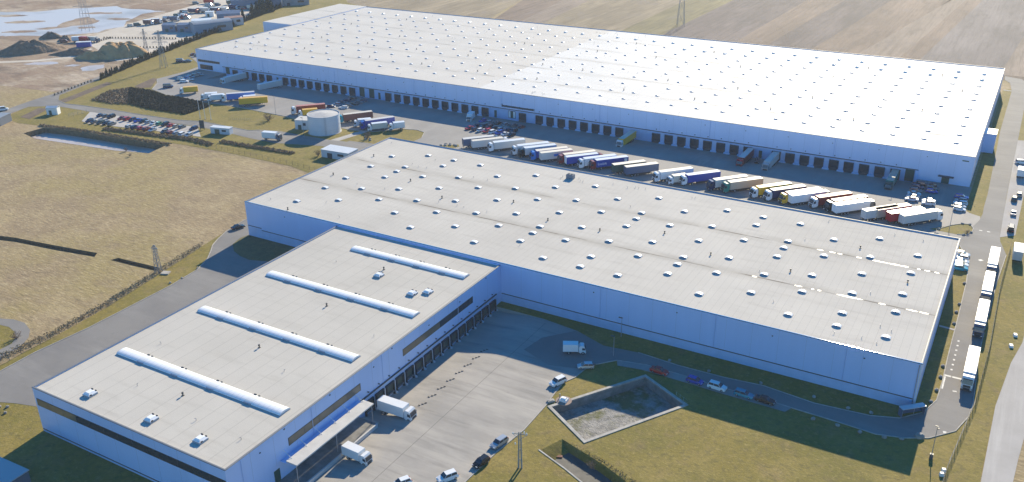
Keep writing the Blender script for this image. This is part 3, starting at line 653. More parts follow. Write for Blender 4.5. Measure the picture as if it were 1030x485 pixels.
# ---- front building --------------------------------------------------------
Aw = empty('warehouse', ((AX0 + AX1) / 2, AY0 / 2, 0))
tag(Aw, 'front warehouse wing with four long white barrel skylights on its roof', 'warehouse')
shell(Aw, AX0, AX1, AY0, -0.02, AH, ROOF_A, zb=(-1.3, -.1, -.1, -1.3), skip=(1,))
ZA = AH - 0.35
def long_light(y, x0, x1):
    L = part('barrel_skylight', MB(), None, Aw, (x0, y, ZA))
    b = MB(); n = 10; wd = 1.5; h = .52
    ring = lambda x, k=1.0: [(x, -wd * math.cos(math.pi * j / n) * k, .16 + h * math.sin(math.pi * j / n) * k) for j in range(n + 1)]
    b.loft([ring(0), ring(x1 - x0)])
    me = b.mesh('barrel_skylight'); me.materials.append(ACRYL); L.data = me
    obj('upstand', MB().box(-.12, x1 - x0 + .12, -wd - .1, wd + .1, 0, .16), CURB, L)
    b = MB(); nrib = int((x1 - x0) / 1.25)
    for k in range(nrib + 1):
        x = k * (x1 - x0) / nrib
        b.loft([ring(x - .03, 1.015), ring(x + .03, 1.015)])
    obj('rib', b, mat('rib_white', (0.66, 0.68, 0.71), rough=.4), L)
    for f in (0.16, 0.38, 0.60, 0.82):
        x = f * (x1 - x0)
        b = MB(); b.loft([ring(x - 1.1, 1.05), ring(x + 1.1, 1.05)]); obj('smoke_flap', b, WHITE, L)
        b = MB().box(x - 1.05, x + 1.05, -wd * 1.06, -wd * .95, .2, .42); obj('flap_motor_panel', b, mat('flap_blue_grey', (0.16, 0.21, 0.32), rough=.4), L)
        b = MB().box(x - .9, x - .3, wd * .85, wd * 1.06, .35, .62).box(x + .35, x + .75, wd * .85, wd * 1.06, .35, .58); obj('bracket', b, TRIM, L)
    return L
long_light(-81.9, 42.9, 93.2); long_light(-58.2, 43.4, 92.8); long_light(-34.7, 44.0, 92.8); long_light(-10.6, 53.6, 92.2)
HATCH = MB().box(-1.1, 1.1, -1.1, 1.1, 0, .35).mesh('upstand'); HATCH.materials.append(CURB)
HD = MB(); HD.box(-1.05, 1.05, -1.05, 1.05, .35, .5); HD.box(-.95, .95, -.95, .95, .5, .85, taper=.35)
HD = HD.mesh('roof_hatch'); HD.materials.append(ACRYL)
HB = MB().box(-.9, -.4, 1.0, 1.2, .45, .75).box(.3, .7, 1.0, 1.2, .45, .7).box(1.05, 1.2, -.9, -.4, .4, .65).mesh('bracket'); HB.materials.append(TRIM)
for x, y in ((71.0, -21.4), (85.2, -25.8), (88.3, -23.1), (51.9, -97.2), (71.0, -97.2), (85.2, -97.2)):
    o = part('roof_hatch', HD, None, Aw, (x, y, ZA)); obj('upstand', HATCH, None, o); obj('bracket', HB, None, o)
for x, y in ((69.8, -17.6), (70.0, -41.6), (69.7, -65.1), (69.7, -87.8)): part('roof_vent', VENT, None, Aw, (x, y, ZA))
for x, y in ((79.2, -92.8), (55, -20), (61, -12.5), (48, -75), (82, -70), (90, -48), (92, -93), (58, -90)): part('pipe_stub', SMALLV, None, Aw, (x, y, ZA), x)
# window strip of the front facade
def window_strip_y(x0, x1, y, z0, z1, n, mats_, t):
    f = part('window_strip', MB().box(x0 - .1, x1 + .1, y - .06, y + .02, z0 - .12, z1 + .12), TRIM, t)
    for k in range(n):
        a = x0 + (x1 - x0) * k / n + .06; c = x0 + (x1 - x0) * (k + 1) / n - .06
        g_ = MB().box(a, c, y - .09, y - .05, z0, z1); o = part('pane', g_, mats_[k % len(mats_)] if isinstance(mats_, list) else mats_, f)
    return f
window_strip_y(39.4, 96.4, AY0, 7.1, 8.75, 13, [GLASS_BRONZE] * 3 + [GLASS] * 10, Aw)
part('dark_band', MB().box(AX0 + .1, AX1 - .1, AY0 - .05, AY0 + .02, .55, .8), TRIM, Aw)
part('plinth', MB().box(AX0 + .1, AX1 - .1, AY0 - .035, AY0 + .02, -.3, .55), WALL_LOW, Aw)
def window_strip_x(y0, y1, x, z0, z1, n, mats_, t):
    f = part('window_strip', MB().box(x - .02, x + .06, y0 - .1, y1 + .1, z0 - .12, z1 + .12), TRIM, t)
    for k in range(n):
        a = y0 + (y1 - y0) * k / n + .06; c = y0 + (y1 - y0) * (k + 1) / n - .06
        part('pane', MB().box(x + .05, x + .09, a, c, z0, z1), mats_[k], f)
    return f
window_strip_x(-45.9, -14.9, AX1, 6.65, 8.3, 6, [GLASS_BRONZE] * 3 + [GLASS] * 3, Aw)
window_strip_x(-85.2, -62.1, AX1, 6.35, 8.0, 5, [GLASS_BRONZE] * 5, Aw)
part('dark_band', MB().box(AX1 - .02, AX1 + .35, -62.8, -2.9, 3.55, 3.75), TRIM, Aw)
part('plinth', MB().box(AX1 - .02, AX1 + .03, -62.8, -.1, -1.3, 3.55), WALL_LOW, Aw)
# dock doors on the yard side
DK_F = MB().box(0, .5, -1.55, -1.25, -1.15, 2.45).box(0, .5, 1.25, 1.55, -1.15, 2.45).box(0, .5, -1.25, 1.25, 2.1, 2.45).mesh('dock_shelter'); DK_F.materials.append(DARKDOOR)
DK_D = MB().box(.02, .12, -1.22, 1.22, 0.05, 2.1).mesh('dock_door'); DK_D.materials.append(mat('green_grey_door', (0.045, 0.075, 0.07), rough=.5))
DK_L = MB().box(.02, .55, -1.15, 1.15, -.35, .02).mesh('dock_leveller'); DK_L.materials.append(mat('leveller_steel', (0.12, 0.13, 0.14), rough=.5))
DK_P = MB().box(0, .28, -.16, .16, -1.15, 2.2).box(0, .9, -.22, .22, -1.18, -.7, taper=.06).mesh('wheel_guide'); DK_P.materials.append(mat('pale_guide', (0.50, 0.56, 0.64), rough=.5))
LAMPB = MB().box(0, .45, -.12, .12, -.08, .1).bar((0.0, 0, -.05), (.45, 0, .25), .04).mesh('dock_lamp'); LAMPB.materials.append(LAMPM)
for k in range(15):
    y = -5.2 - 3.9 * k
    o = part('dock_door', DK_D, None, Aw, (AX1 + .03, y, 0))
    obj('dock_shelter', DK_F, None, o); obj('dock_leveller', DK_L, None, o)
    part('wheel_guide', DK_P, None, Aw, (AX1 + .03, y + 1.95, 0))
    part('dock_lamp', LAMPB, None, Aw, (AX1 + .03, y, 4.5))
for y in (-8, -21, -35, -50, -57, -72, -86, -93): part('overflow_spout', DRAIN, None, Aw, (AX1 + .06, y, 9.6 if y % 2 else 10.8), 1.5708)
# canopy and raised platform at the south end of the dock side
cp = part('dock_canopy', MB().box(AX1 + 1.7, AX1 + 4.6, -88.2, -63.4, 4.75, 5.05), mat('canopy_top', (0.60, 0.58, 0.55), rough=.5, var=.15, scale=.5), Aw)
part('canopy_back', MB().box(AX1 + .05, AX1 + 1.697, -88.2, -63.4, 4.3, 4.4), WALLM, cp)
for k in range(6):
    y = -87 + 4.6 * k
    part('canopy_tie', MB().bar((AX1, y, 6.3), (AX1 + 2.2, y, 5.05), .06), WHITE, cp)
for y in (-88, -75.8, -63.7): part('canopy_post', MB().bar((AX1 + 4.2, y, 0), (AX1 + 4.2, y, 4.75), .11), STEEL, cp)
pf = part('platform', MB().box(AX1 + .02, AX1 + 5.1, -90.5, -63.6, -1.2, .02), CONC_DARK, Aw)
part('platform_edge', MB().box(AX1 + 5.1, AX1 + 5.45, -90.5, -63.6, -1.2, .06), mat('edge_pale', (0.50, 0.50, 0.50), rough=.6), pf)
part('platform_step', MB().box(AX1 + .5, AX1 + 4.9, -63.6, -62.4, -1.2, -.5), CONC, pf)
part('dock_door', MB().box(AX1 - .02, AX1 + .08, -90.2, -88.6, 0, 3.0), GREENDOOR, Aw)
part('dock_door', MB().box(AX1 - .02, AX1 + .06, -84, -80.5, 0, 3.6), DARKDOOR, Aw)
part('dock_door', MB().box(AX1 - .02, AX1 + .06, -76, -72.5, 0, 3.6), DARKDOOR, Aw)

# ---- great warehouse behind ------------------------------------------------
Fw = empty('warehouse', (2, 237, 0))
tag(Fw, 'vast white-roofed warehouse at the back with a row of dark dock doors', 'warehouse')
shell(Fw, FX0, FX1, FY0, FY1, FH, ROOF_F, zb=(-1.6, -.1, -.1, -.1), skip=(2,), wm=WALL_F)
part('coping', MB().box(FX0 - .08, FX0 + .38, FY0 + .39, 238.4, FH - .12, FH), COPING, Fw)
ZF = FH - .35
# rear part stands further out to the left
part('wall', MB().box(-222.5, -198.06, 238.5, 238.8, -.1, FH - .06), WALL_F, Fw)
part('wall', MB().box(-222.5, -222.2, 238.8, FY1, -.1, FH - .06), WALL_F, Fw)
part('roof', MB().box(-222.2, -198.06, 238.8, FY1, FH - .5, FH + .045), ROOF_F, Fw)
fd = []
ys = [175.0, 186.6, 200.5, 214.4, 227.3, 244.0, 256.2, 271.0, 284.5, 297.3]
n = 0; restb = MB()
for y in ys:
    for k in range(-17, 18):
        x = 0.6 + 11.38 * k
        if k == -17 and y < 180: continue
        n += 1
        if n <= 300: skylight(Fw, x, y, ZF, full=True)
        else:
            restb.loft([[(x + .875 * math.cos(math.pi * j / 6), yy, ZF + .02 + .72 * math.sin(math.pi * j / 6)) for j in range(7)] for yy in (y - .85, y + .85)])
o = part('skylight', restb, ACRYL, Fw); o['kind'] = 'stuff'
for x, y in [(-39.5, 257.5), (5.9, 257.7), (39.7, 258.6), (62.7, 284.8), (85.4, 258.2), (62.9, 215.5), (97.1, 215.6), (51.6, 188.5), (85.8, 188.5), (17.5, 215.5), (5.8, 188.6), (-6.0, 216.6), (16.9, 286.3), (131.2, 215.3), (131.0, 258.0), (119.8, 188.5), (154.0, 188.5), (176.6, 216.0), (188.0, 258.5), (176.6, 285.3), (142.4, 285.2), (-178.6, 190.0), (-143.3, 189.4), (-97.0, 189.2), (-62.5, 188.7), (-51.4, 216.2), (-28.1, 188.5), (-85.7, 216.7), (-115.4, 241.3), (-120.1, 216.8), (-154.7, 217.1), (-143.6, 287.1), (-166.3, 258.9)]:
    part('roof_vent', VENT, None, Fw, (x, y, ZF))
for k in range(60):
    part('pipe_stub', SMALLV, None, Fw, (rv.uniform(-190, 195), rv.choice([166, 194, 221, 250, 277, 304]) + rv.uniform(-2, 2), ZF), rv.uniform(0, 6))
for k in range(14): part('pipe_stub', SMALLV, None, Fw, (rv.uniform(-20, 30), rv.uniform(303, 310), ZF), rv.uniform(0, 6))
for k in range(9): part('pipe_stub', SMALLV, None, Fw, (rv.uniform(12, 24), rv.uniform(163, 167), ZF), rv.uniform(0, 6))
for k in range(12): part('pipe_stub', SMALLV, None, Fw, (rv.uniform(-190, -165), rv.uniform(166, 182), ZF), rv.uniform(0, 6))
# facade: band, piers, doors, lamps
part('dark_band', MB().box(-178, 184, FY0 - .3, FY0 + .02, 3.55, 3.8), TRIM, Fw)
part('plinth', MB().box(-178, 184, FY0 - .04, FY0 + .02, -1.55, 3.55), WALL_LOW, Fw)
docks = [-168.5, -160.5, -154, -148.6, -143.1] + [-131.5 + 5.68 * k for k in range(9)] + [-63 + 5.68 * k for k in range(11)] + [14.0, 22.8] + [28.4 + 5.68 * k for k in range(7)] + [79.6 + 5.69 * k for k in range(8)] + [131.0, 136.5, 142.2, 147.8, 153.5, 159.1, 164.8, 170.5, 176.1]
FD = MB().box(-1.55, 1.55, -.1, .0, -.15, 2.6).mesh('dock_door'); FD.materials.append(DARKDOOR)
FS = MB().box(-1.8, -1.5, -.55, .0, -1.3, 2.75).box(1.5, 1.8, -.55, 0, -1.3, 2.75).box(-1.5, 1.5, -.55, 0, 2.4, 2.75).mesh('dock_shelter'); FS.materials.append(mat('shelter_grey', (0.05, 0.06, 0.07), rough=.7))
FP = MB().box(-.95, .95, -.12, 0, -.9, 3.4).box(-1.35, 1.35, -.9, 0, -1.5, -.75, taper=.12).mesh('pier'); FP.materials.append(PANELW)
FL = MB().box(-1.5, 1.5, -.4, 0, -1.3, -.17).mesh('dock_leveller'); FL.materials.append(mat('leveller_dark', (0.05, 0.06, 0.07), rough=.6))
FLAMP = MB().box(-.15, .15, -.4, 0, -.1, .15).bar((0, 0, 0), (0, -.5, .35), .05).mesh('dock_lamp'); FLAMP.materials.append(LAMPM)
for i, x in enumerate(docks):
    o = part('dock_door', FD, None, Fw, (x, FY0 - .05, 0)); obj('dock_shelter', FS, None, o); obj('dock_leveller', FL, None, o)
    part('dock_lamp', FLAMP, None, Fw, (x, FY0 - .02, 4.55))
    if i + 1 < len(docks) and abs(docks[i + 1] - x) < 7: part('pier', FP, None, Fw, ((x + docks[i + 1]) / 2, FY0 - .05, 0))
for x, wd, hh in ((-79.8, 3.2, 3.4), (-73.6, 3.2, 3.4), (181.2, 3.2, 3.4), (-174.3, 2.8, 3.6), (68.5, 1.3, 2.0), (124.6, 1.3, 2.0), (-68.8, 1.3, 2.2), (-137.3, 1.3, 2.2), (-.6, 1.3, 2.2), (193.6, 2.6, 2.4)):
    part('door', MB().box(x - wd / 2, x + wd / 2, FY0 - .12, FY0, -1.2 if wd < 1.5 or wd > 3 else 0, hh), GREENDOOR, Fw)
part('entrance_canopy', MB().box(191, 196.3, FY0 - 1.6, FY0, 2.85, 3.1), TRIM, Fw)
part('entrance_canopy', MB().box(183.2, 184.2, FY0 - .9, FY0, -1, 3.6), WALLM, Fw)
for k in range(24): part('overflow_spout', DRAIN, None, Fw, (-190 + 17.1 * k, FY0 - .06, 9.35))
# office corner: long dark window strip with mullions, shop-front glazing under it
f = part('window_strip', MB().box(-197, -180, FY0 - .06, FY0 + .02, 4.7, 5.95), TRIM, Fw)
for k in range(11): part('pane', MB().box(-196.8 + 1.53 * k, -195.65 + 1.53 * k, FY0 - .09, FY0 - .05, 4.82, 5.83), GLASS, f)
f = part('window_strip', MB().box(-196, -186, FY0 - .06, FY0 + .02, .6, 3.2), TRIM, Fw)
for k in range(6): part('pane', MB().box(-195.8 + 1.65 * k, -194.5 + 1.65 * k, FY0 - .09, FY0 - .05, .75, 3.05), GLASS, f)
f = part('window_strip', MB().box(6.4, 10.2, FY0 - .16, FY0, -.4, 3.0), TRIM, Fw)
for k in range(3): part('pane', MB().box(6.6 + 1.2 * k, 7.6 + 1.2 * k, FY0 - .2, FY0 - .15, -.2, 2.8), GREENDOOR if k == 1 else WHITE, f)
# sign over the office bay: a row of dark letter shapes, not readable in the photograph
sg = part('wall_sign', MB().box(2.9, 19.7, FY0 - .07, FY0 + .02, 4.5, 5.3), mat('sign_slate', (0.03, 0.06, 0.09), rough=.5), Fw)
rs = random.Random(3); x = 2.7; i = 0
while x < 19.6:
    wd = rs.uniform(.5, .95); b = MB(); hh = 5.85 if i == 0 else 5.32 + rs.choice([0, 0, .18])
    b.box(x, x + .2, FY0 - .14, FY0 - .06, 4.45, hh); b.box(x + wd - .2, x + wd, FY0 - .14, FY0 - .06, 4.45, hh - rs.choice([0, .3])); b.box(x + .2, x + wd - .2, FY0 - .14, FY0 - .06, rs.choice([4.45, 4.85, 5.05]), 5.2)
    part('letter', b, TRIM, sg); x += wd + .2; i += 1
part('wall_sign', MB().box(198, 200.2, FY0 - .07, FY0 + .02, 9.5, 9.9), GREENDOOR, Fw)
# white plant annex on the right-hand wall
an = part('annex', MB().box(202.05, 206.3, 206, 214, -.1, 7.8), WALLM, Fw)
part('annex_roof', MB().box(202.05, 206.4, 205.9, 214.1, 7.8, 8.05), WHITE, an)
part('annex_roof', MB().box(202.05, 205.2, 214.2, 216.8, 5, 5.2), WHITE, an)
# cladding joints and downpipes of the two other facades
JOINT = MATS['joint_blue_grey']
b = MB()
for k in range(1, 66): b.box(FX0 + 6.06 * k, FX0 + 6.06 * k + .04, FY0 - .012, FY0 + .02, 3.85, FH - .2)
part('panel_joint', b, JOINT, Fw)
b = MB()
for k in range(1, 16): b.box(AX1 - .02, AX1 + .012, AY0 + 6.3 * k, AY0 + 6.3 * k + .03, 3.8, AH - .2)
for k in range(1, 9): b.box(AX0 + 6.4 * k, AX0 + 6.4 * k + .03, AY0 - .012, AY0 + .02, .85, AH - .2)
part('panel_joint', b, JOINT, Aw)
for x in (-150, -100, -50, 0, 50, 100, 150): part('downpipe', MB().bar((x + 2.9, FY0 - .12, 3.8), (x + 2.9, FY0 - .12, FH - .3), .07), WALL_LOW, Fw)
for y in (-22, -54, -78, -98): part('downpipe', MB().bar((AX1 + .1, y, 3.8), (AX1 + .1, y, AH - .3), .06), WALL_LOW, Aw)
for x in (127, 158, 189): part('downpipe', MB().bar((x, -.1, 2.8), (x, -.1, MH - .3), .06), WALL_LOW, Mw)
# ================================================================== VEHICLES
def wheel_mesh(r, w, name='wheel'):
    b = MB(); n = 14
    prof = [(0.55 * r, -w / 2), (r * .93, -w / 2), (r, -w / 3), (r, w / 3), (r * .93, w / 2), (0.55 * r, w / 2)]
    k = 0; rings = []
    for rr, y in prof: rings.append([(rr * math.cos(2 * math.pi * i / n), y, rr * math.sin(2 * math.pi * i / n)) for i in range(n)])
    b.loft(rings, 0, cap=False)
    for s_ in (-1, 1):
        b.loft([[(p[0], s_ * w / 2, p[2]) for p in rings[0]], [(p[0] * .3, s_ * (w / 2 - .03), p[2] * .3) for p in rings[0]]], 1)
    me = b.mesh(name); me.materials.append(RUBBER); me.materials.append(RIM); return me
CARWHEEL = wheel_mesh(.32, .21); TRUCKWHEEL = wheel_mesh(.5, .34)

def car_meshes(kind):
    L, Wd, H, hood, cab0, cab1, t0, t1 = {
        'hatch': (4.1, 1.76, 1.48, .92, 1.15, -1.95, .35, -1.62), 'sedan': (4.6, 1.80, 1.44, .93, 1.1, -1.55, .30, -.95),
        'estate': (4.6, 1.80, 1.48, .93, 1.1, -2.15, .35, -1.9), 'suv': (4.5, 1.86, 1.68, 1.08, 1.2, -2.05, .5, -1.8),
        'van': (5.2, 1.95, 2.05, 1.15, 1.85, -2.55, 1.1, -2.5)}[kind]
    h = L / 2; w = Wd / 2
    b = MB()
    secs = []
    for x, zb, zt, ww in ((-h, .42, .78, w * .82), (-h + .12, .28, .92, w * .94), (-h + .6, .24, hood + .02, w), (cab0 - .1, .24, hood, w), (h - .75, .24, hood - .07, w * .98), (h - .18, .28, hood - .2, w * .92), (h, .40, hood - .32, w * .78)):
        secs.append([(x, -ww, zb), (x, -ww * 1.0, (zb + zt) * .5), (x, -ww * .9, zt), (x, ww * .9, zt), (x, ww * 1.0, (zb + zt) * .5), (x, ww, zb)])
    b.loft(secs)
    wt = w * .74
    # roof panel and pillars
    ring = lambda z, k: [(t1 + .02, -wt * k, z), (t0 - .02, -wt * k, z), (t0 - .02, wt * k, z), (t1 + .02, wt * k, z)]
    b.loft([ring(H - .06, 1.03), ring(H, .93)])
    for sy in (-1, 1):
        for xa, xb in ((cab0 - .12, t0 - .04), (cab1 + .12, t1 + .04), ((cab0 + cab1) / 2 - .1, (t0 + t1) / 2)):
            b.bar((xa, sy * w * .9, hood - .04), (xb, sy * wt * 1.0, H - .04), .045, n=4)
    body = b.mesh('body'); body.materials.append(WHITE)
    g_ = MB()
    g_.loft([[(cab1, -w * .88, hood - .05), (cab0, -w * .88, hood - .05), (cab0, w * .88, hood - .05), (cab1, w * .88, hood - .05)], [(t1, -wt, H - .05), (t0, -wt, H - .05), (t0, wt, H - .05), (t1, wt, H - .05)]])
    gl = g_.mesh('windows'); gl.materials.append(GLASS)
    hl = MB().box(-.05, .04, -.2, .2, -.08, .08).mesh('headlight'); hl.materials.append(mat('headlamp', (.75, .76, .78), rough=.15))
    tl = MB().box(-.04, .05, -.17, .17, -.1, .12).mesh('tail_light'); tl.materials.append(RED)
    return dict(body=body, gl=gl, hl=hl, tl=tl, L=L, W=Wd, hood=hood, kind=kind)
CARS = {k: car_meshes(k) for k in ('hatch', 'sedan', 'estate', 'suv', 'van')}
PAINT = {}
for nm, c, r_, mt_ in (('white', (.74, .75, .76), .3, 0), ('silver', (.42, .44, .46), .3, .5), ('grey', (.16, .17, .18), .3, .4), ('black', (.012, .013, .016), .22, 0), ('dark blue', (.015, .03, .10), .25, .2), ('blue', (.01, .06, .38), .25, .1), ('red', (.42, .012, .018), .28, 0), ('teal', (.01, .26, .36), .28, .2), ('green', (.06, .30, .19), .3, 0), ('yellow', (.75, .42, .02), .35, 0), ('beige', (.45, .40, .32), .35, .1), ('dark red', (.20, .02, .02), .35, 0), ('navy', (.012, .028, .11), .35, 0), ('slate', (.07, .11, .19), .4, 0), ('bright blue', (.01, .16, .55), .35, 0), ('salmon', (.48, .20, .16), .5, 0), ('dark green', (.03, .07, .06), .5, 0), ('royal blue', (.012, .05, .33), .35, 0), ('light grey', (.55, .54, .52), .5, 0), ('cream', (.62, .57, .48), .5, 0), ('brown', (.16, .06, .05), .5, 0), ('sea green', (.01, .22, .17), .4, 0)):
    PAINT[nm] = mat('paint_' + nm.replace(' ', '_'), c, rough=r_, metal=mt_)
def car(x, y, rz, colour, kind, label, group=None, z=0.1, detail=True):
    C_ = CARS[kind]
    t = empty('parked_car' if kind != 'van' else 'parked_van', (x, y, z), rz)
    o = obj('body', C_['body'], None, t); tint(o, PAINT[colour])
    obj('windows', C_['gl'], None, t)
    wb = C_['L'] * .31
    for sx in (-1, 1):
        for sy in (-1, 1): obj('wheel', CARWHEEL, None, t, (sx * wb, sy * (C_['W'] / 2 - .1), .32))
    if detail:
        for sy in (-1, 1):
            obj('headlight', C_['hl'], None, t, (C_['L'] / 2 - .06, sy * C_['W'] * .32, C_['hood'] - .28)); obj('tail_light', C_['tl'], None, t, (-C_['L'] / 2 + .02, sy * C_['W'] * .34, .78))
    tag(t, label, 'van' if kind == 'van' else 'car', group); return t

# --- articulated lorry: +x is forward, origin on the ground under the trailer's rear end
TL, TW = 13.6, 2.55
def trailer_box(L, h=2.85, z0=1.15):
    b = MB(); w = TW / 2
    b.box(0, L, -w, w, z0, z0 + h - .1); b.box(.03, L - .03, -w + .05, w - .05, z0 + h - .1, z0 + h)
    me = b.mesh('trailer_box'); me.materials.append(WHITE); me.materials.append(WHITE)
    for p in me.polygons:
        if p.normal.z > .9 and p.center.z > z0 + h - .15: p.material_index = 1
    return me
TBOX = trailer_box(TL); TBOX_S = trailer_box(7.0, 2.5, 1.0)
TFRAME = MB().box(.1, TL - .3, -.55, .55, .85, 1.148).box(4.9, 10.2, -1.2, -1.1, .5, 1.1).box(4.9, 10.2, 1.1, 1.2, .5, 1.1).box(.0, .12, -1.2, 1.2, .5, .7).box(10.6, 10.8, -.9, -.7, .15, .9).box(10.6, 10.8, .7, .9, .15, .9).mesh('trailer_chassis'); TFRAME.materials.append(CHASSIS)
TDOOR = MB().box(-.04, 0, -1.22, -.02, 1.2, 3.85).box(-.04, 0, .02, 1.22, 1.2, 3.85).bar((-.06, -.3, 1.2), (-.06, -.3, 3.8), .025).bar((-.06, .3, 1.2), (-.06, .3, 3.8), .025).mesh('rear_door'); TDOOR.materials.append(WHITE)
def cab_mesh():
    b = MB(); w = 1.22
    prof = [(0, .75), (0, 2.7), (.45, 3.55), (1.35, 3.55), (1.75, 2.95), (2.12, 1.7), (2.18, .45), (.35, .45), (.35, .75)]
    secs = [[(x, y, z) for x, z in prof] for y in (-w, w)]
    b.loft(secs)
    me = b.mesh('cab'); me.materials.append(WHITE); return me
CAB = cab_mesh()
CABGL = MB(); CABGL.v += [(1.80, -1.08, 2.88), (2.13, -1.12, 1.82), (2.13, 1.12, 1.82), (1.80, 1.08, 2.88)]; CABGL.q(0, [(0, 1, 2, 3)])
for s_ in (-1, 1):
    k = len(CABGL.v); CABGL.v += [(1.0, s_ * 1.235, 1.8), (2.02, s_ * 1.235, 1.8), (1.72, s_ * 1.235, 2.7), (1.0, s_ * 1.235, 2.7)]; CABGL.q(k, [(0, 1, 2, 3)] if s_ < 0 else [(3, 2, 1, 0)])
for v in range(4): CABGL.v[v] = (CABGL.v[v][0] + .03, CABGL.v[v][1], CABGL.v[v][2])
CABGL = CABGL.mesh('windscreen'); CABGL.materials.append(GLASS)
CABTRIM = MB().box(2.16, 2.24, -1.15, 1.15, .4, .95).box(2.16, 2.2, -.8, .8, 1.05, 1.6).box(1.75, 1.9, -1.45, -1.24, 1.9, 2.6).box(1.75, 1.9, 1.24, 1.45, 1.9, 2.6).box(1.62, 1.95, -1.05, 1.05, 2.98, 3.06).mesh('grille'); CABTRIM.materials.append(CHASSIS)
CABLT = MB().box(2.2, 2.26, -1.1, -.75, .6, .85).box(2.2, 2.26, .75, 1.1, .6, .85).mesh('headlight'); CABLT.materials.append(mat('headlamp', (.75, .76, .78)))
TRFRAME = MB().box(-3.4, 1.8, -.42, .42, .6, .95).box(-1.9, -.3, -1.15, -.65, .45, 1.0).box(-1.9, -.3, .65, 1.15, .45, 1.0).mesh('tractor_chassis'); TRFRAME.materials.append(CHASSIS)
def tractor(t, colour, x):
    o = obj('cab', CAB, None, t, (x, 0, .15)); tint(o, PAINT[colour])
    obj('windscreen', CABGL, None, o); obj('grille', CABTRIM, None, o); obj('headlight', CABLT, None, o)
    obj('tractor_chassis', TRFRAME, None, t, (x, 0, .15))
    for dx in (1.35, -2.3):
        for s_ in (-1, 1): obj('wheel', TRUCKWHEEL, None, t, (x + dx, s_ * 1.03, .5))
def lorry(x, y, rz, side, roof, cab, label, group=None, z=0.1, front_at=None, text=None, cat='truck'):
    """rear end centre at (x, y) unless front_at: then the trailer's front end is there"""
    if front_at: x -= math.cos(rz) * TL; y -= math.sin(rz) * TL
    t = empty('articulated_truck' if cab else 'semi_trailer', (x, y, z), rz)
    o = obj('trailer_box', TBOX, None, t); tint(o, PAINT[side], 0); tint(o, PAINT[roof], 1)
    d = obj('rear_door', TDOOR, None, o); tint(d, PAINT[roof if side in ('navy', 'royal blue', 'yellow') else side])
    obj('trailer_chassis', TFRAME, None, t)
    for dx in (2.4, 3.7, 5.0):
        for s_ in (-1, 1): obj('wheel', TRUCKWHEEL, None, t, (dx, s_ * 1.03, .5))
    if cab: tractor(t, cab, TL + .25)
    tag(t, label, 'truck' if cab else 'trailer', group)
    return t
def rigid(x, y, rz, side, roof, cab, label, group=None, z=0.1, L=7.0, name='box_truck'):
    t = empty(name, (x, y, z), rz)
    o = obj('cargo_box', TBOX_S, None, t); o.scale = (L / 7.0, 1, 1); tint(o, PAINT[side], 0); tint(o, PAINT[roof], 1)
    c = obj('cab', CAB, None, t, (L + .12, 0, .1)); c.scale = (.92, .95, .82); tint(c, PAINT[cab])
    obj('windscreen', CABGL, None, c); obj('grille', CABTRIM, None, c); obj('headlight', CABLT, None, c)
    obj('chassis', MB().box(.1, L + 1.8, -.5, .5, .6, .95), CHASSIS, t)
    for dx in (1.6, L + 1.3):
        for s_ in (-1, 1): obj('wheel', TRUCKWHEEL, None, t, (dx, s_ * 1.0, .5))
    tag(t, label, 'truck', group); return t

H48 = R(48)
row = [ # x, y, direction of the cab (L towards the roof edge, R away), side, roof, cab
 (12.8, 110.6, 'R', 'slate', 'light grey', 'grey'), (17.5, 110.2, 'R', 'light grey', 'cream', 'white'), (26.4, 112.8, 'L', 'light grey', 'white', 'white'),
 (37.3, 113.7, 'L', 'white', 'white', 'white'), (41.2, 112.4, 'L', 'light grey', 'white', 'black'), (47.1, 111.5, 'L', 'royal blue', 'cream', 'bright blue'),
 (49.9, 109.9, 'R', 'light grey', 'cream', None), (59.0, 112.6, 'L', 'salmon', 'cream', 'dark red'), (61.1, 110.3, 'R', 'royal blue', 'white', 'dark red'),
 (68.3, 111.9, 'L', 'white', 'white', 'white'), (73.0, 112.4, 'L', 'royal blue', 'white', 'dark red'), (81.2, 110.6, 'R', 'dark green', 'cream', None),
 (86.4, 110.5, 'R', 'slate', 'cream', None), (99.9, 111.6, 'L', 'white', 'cream', 'white'), (105.3, 111.2, 'S', 'cream', 'cream', 'white'),
 (110.0, 113.0, 'L', 'royal blue', 'white', 'white'), (120.6, 112.9, 'L', 'light grey', 'cream', 'dark blue'), (126.0, 113.2, 'L', 'beige', 'cream', 'sea green'),
 (136.6, 112.8, 'L', 'yellow', 'yellow', 'white'), (141.7, 112.4, 'L', 'navy', 'cream', 'white'), (147.3, 112.1, 'L', 'salmon', 'white', 'yellow'),
 (148.9, 110.4, 'R', 'white', 'white', 'grey'), (157.5, 113.1, 'L', 'dark red', 'salmon', 'white'), (162.9, 112.3, 'L', 'salmon', 'cream', 'black'),
 (164.3, 108.6, 'R', 'white', 'white', 'grey'), (173.9, 107.9, 'R', 'light grey', 'cream', None), (177.2, 110.8, 'R', 'beige', 'salmon', None),
 (181.6, 109.6, 'R', 'red', 'white', None), (185.6, 109.5, 'R', 'light grey', 'cream', 'white')]
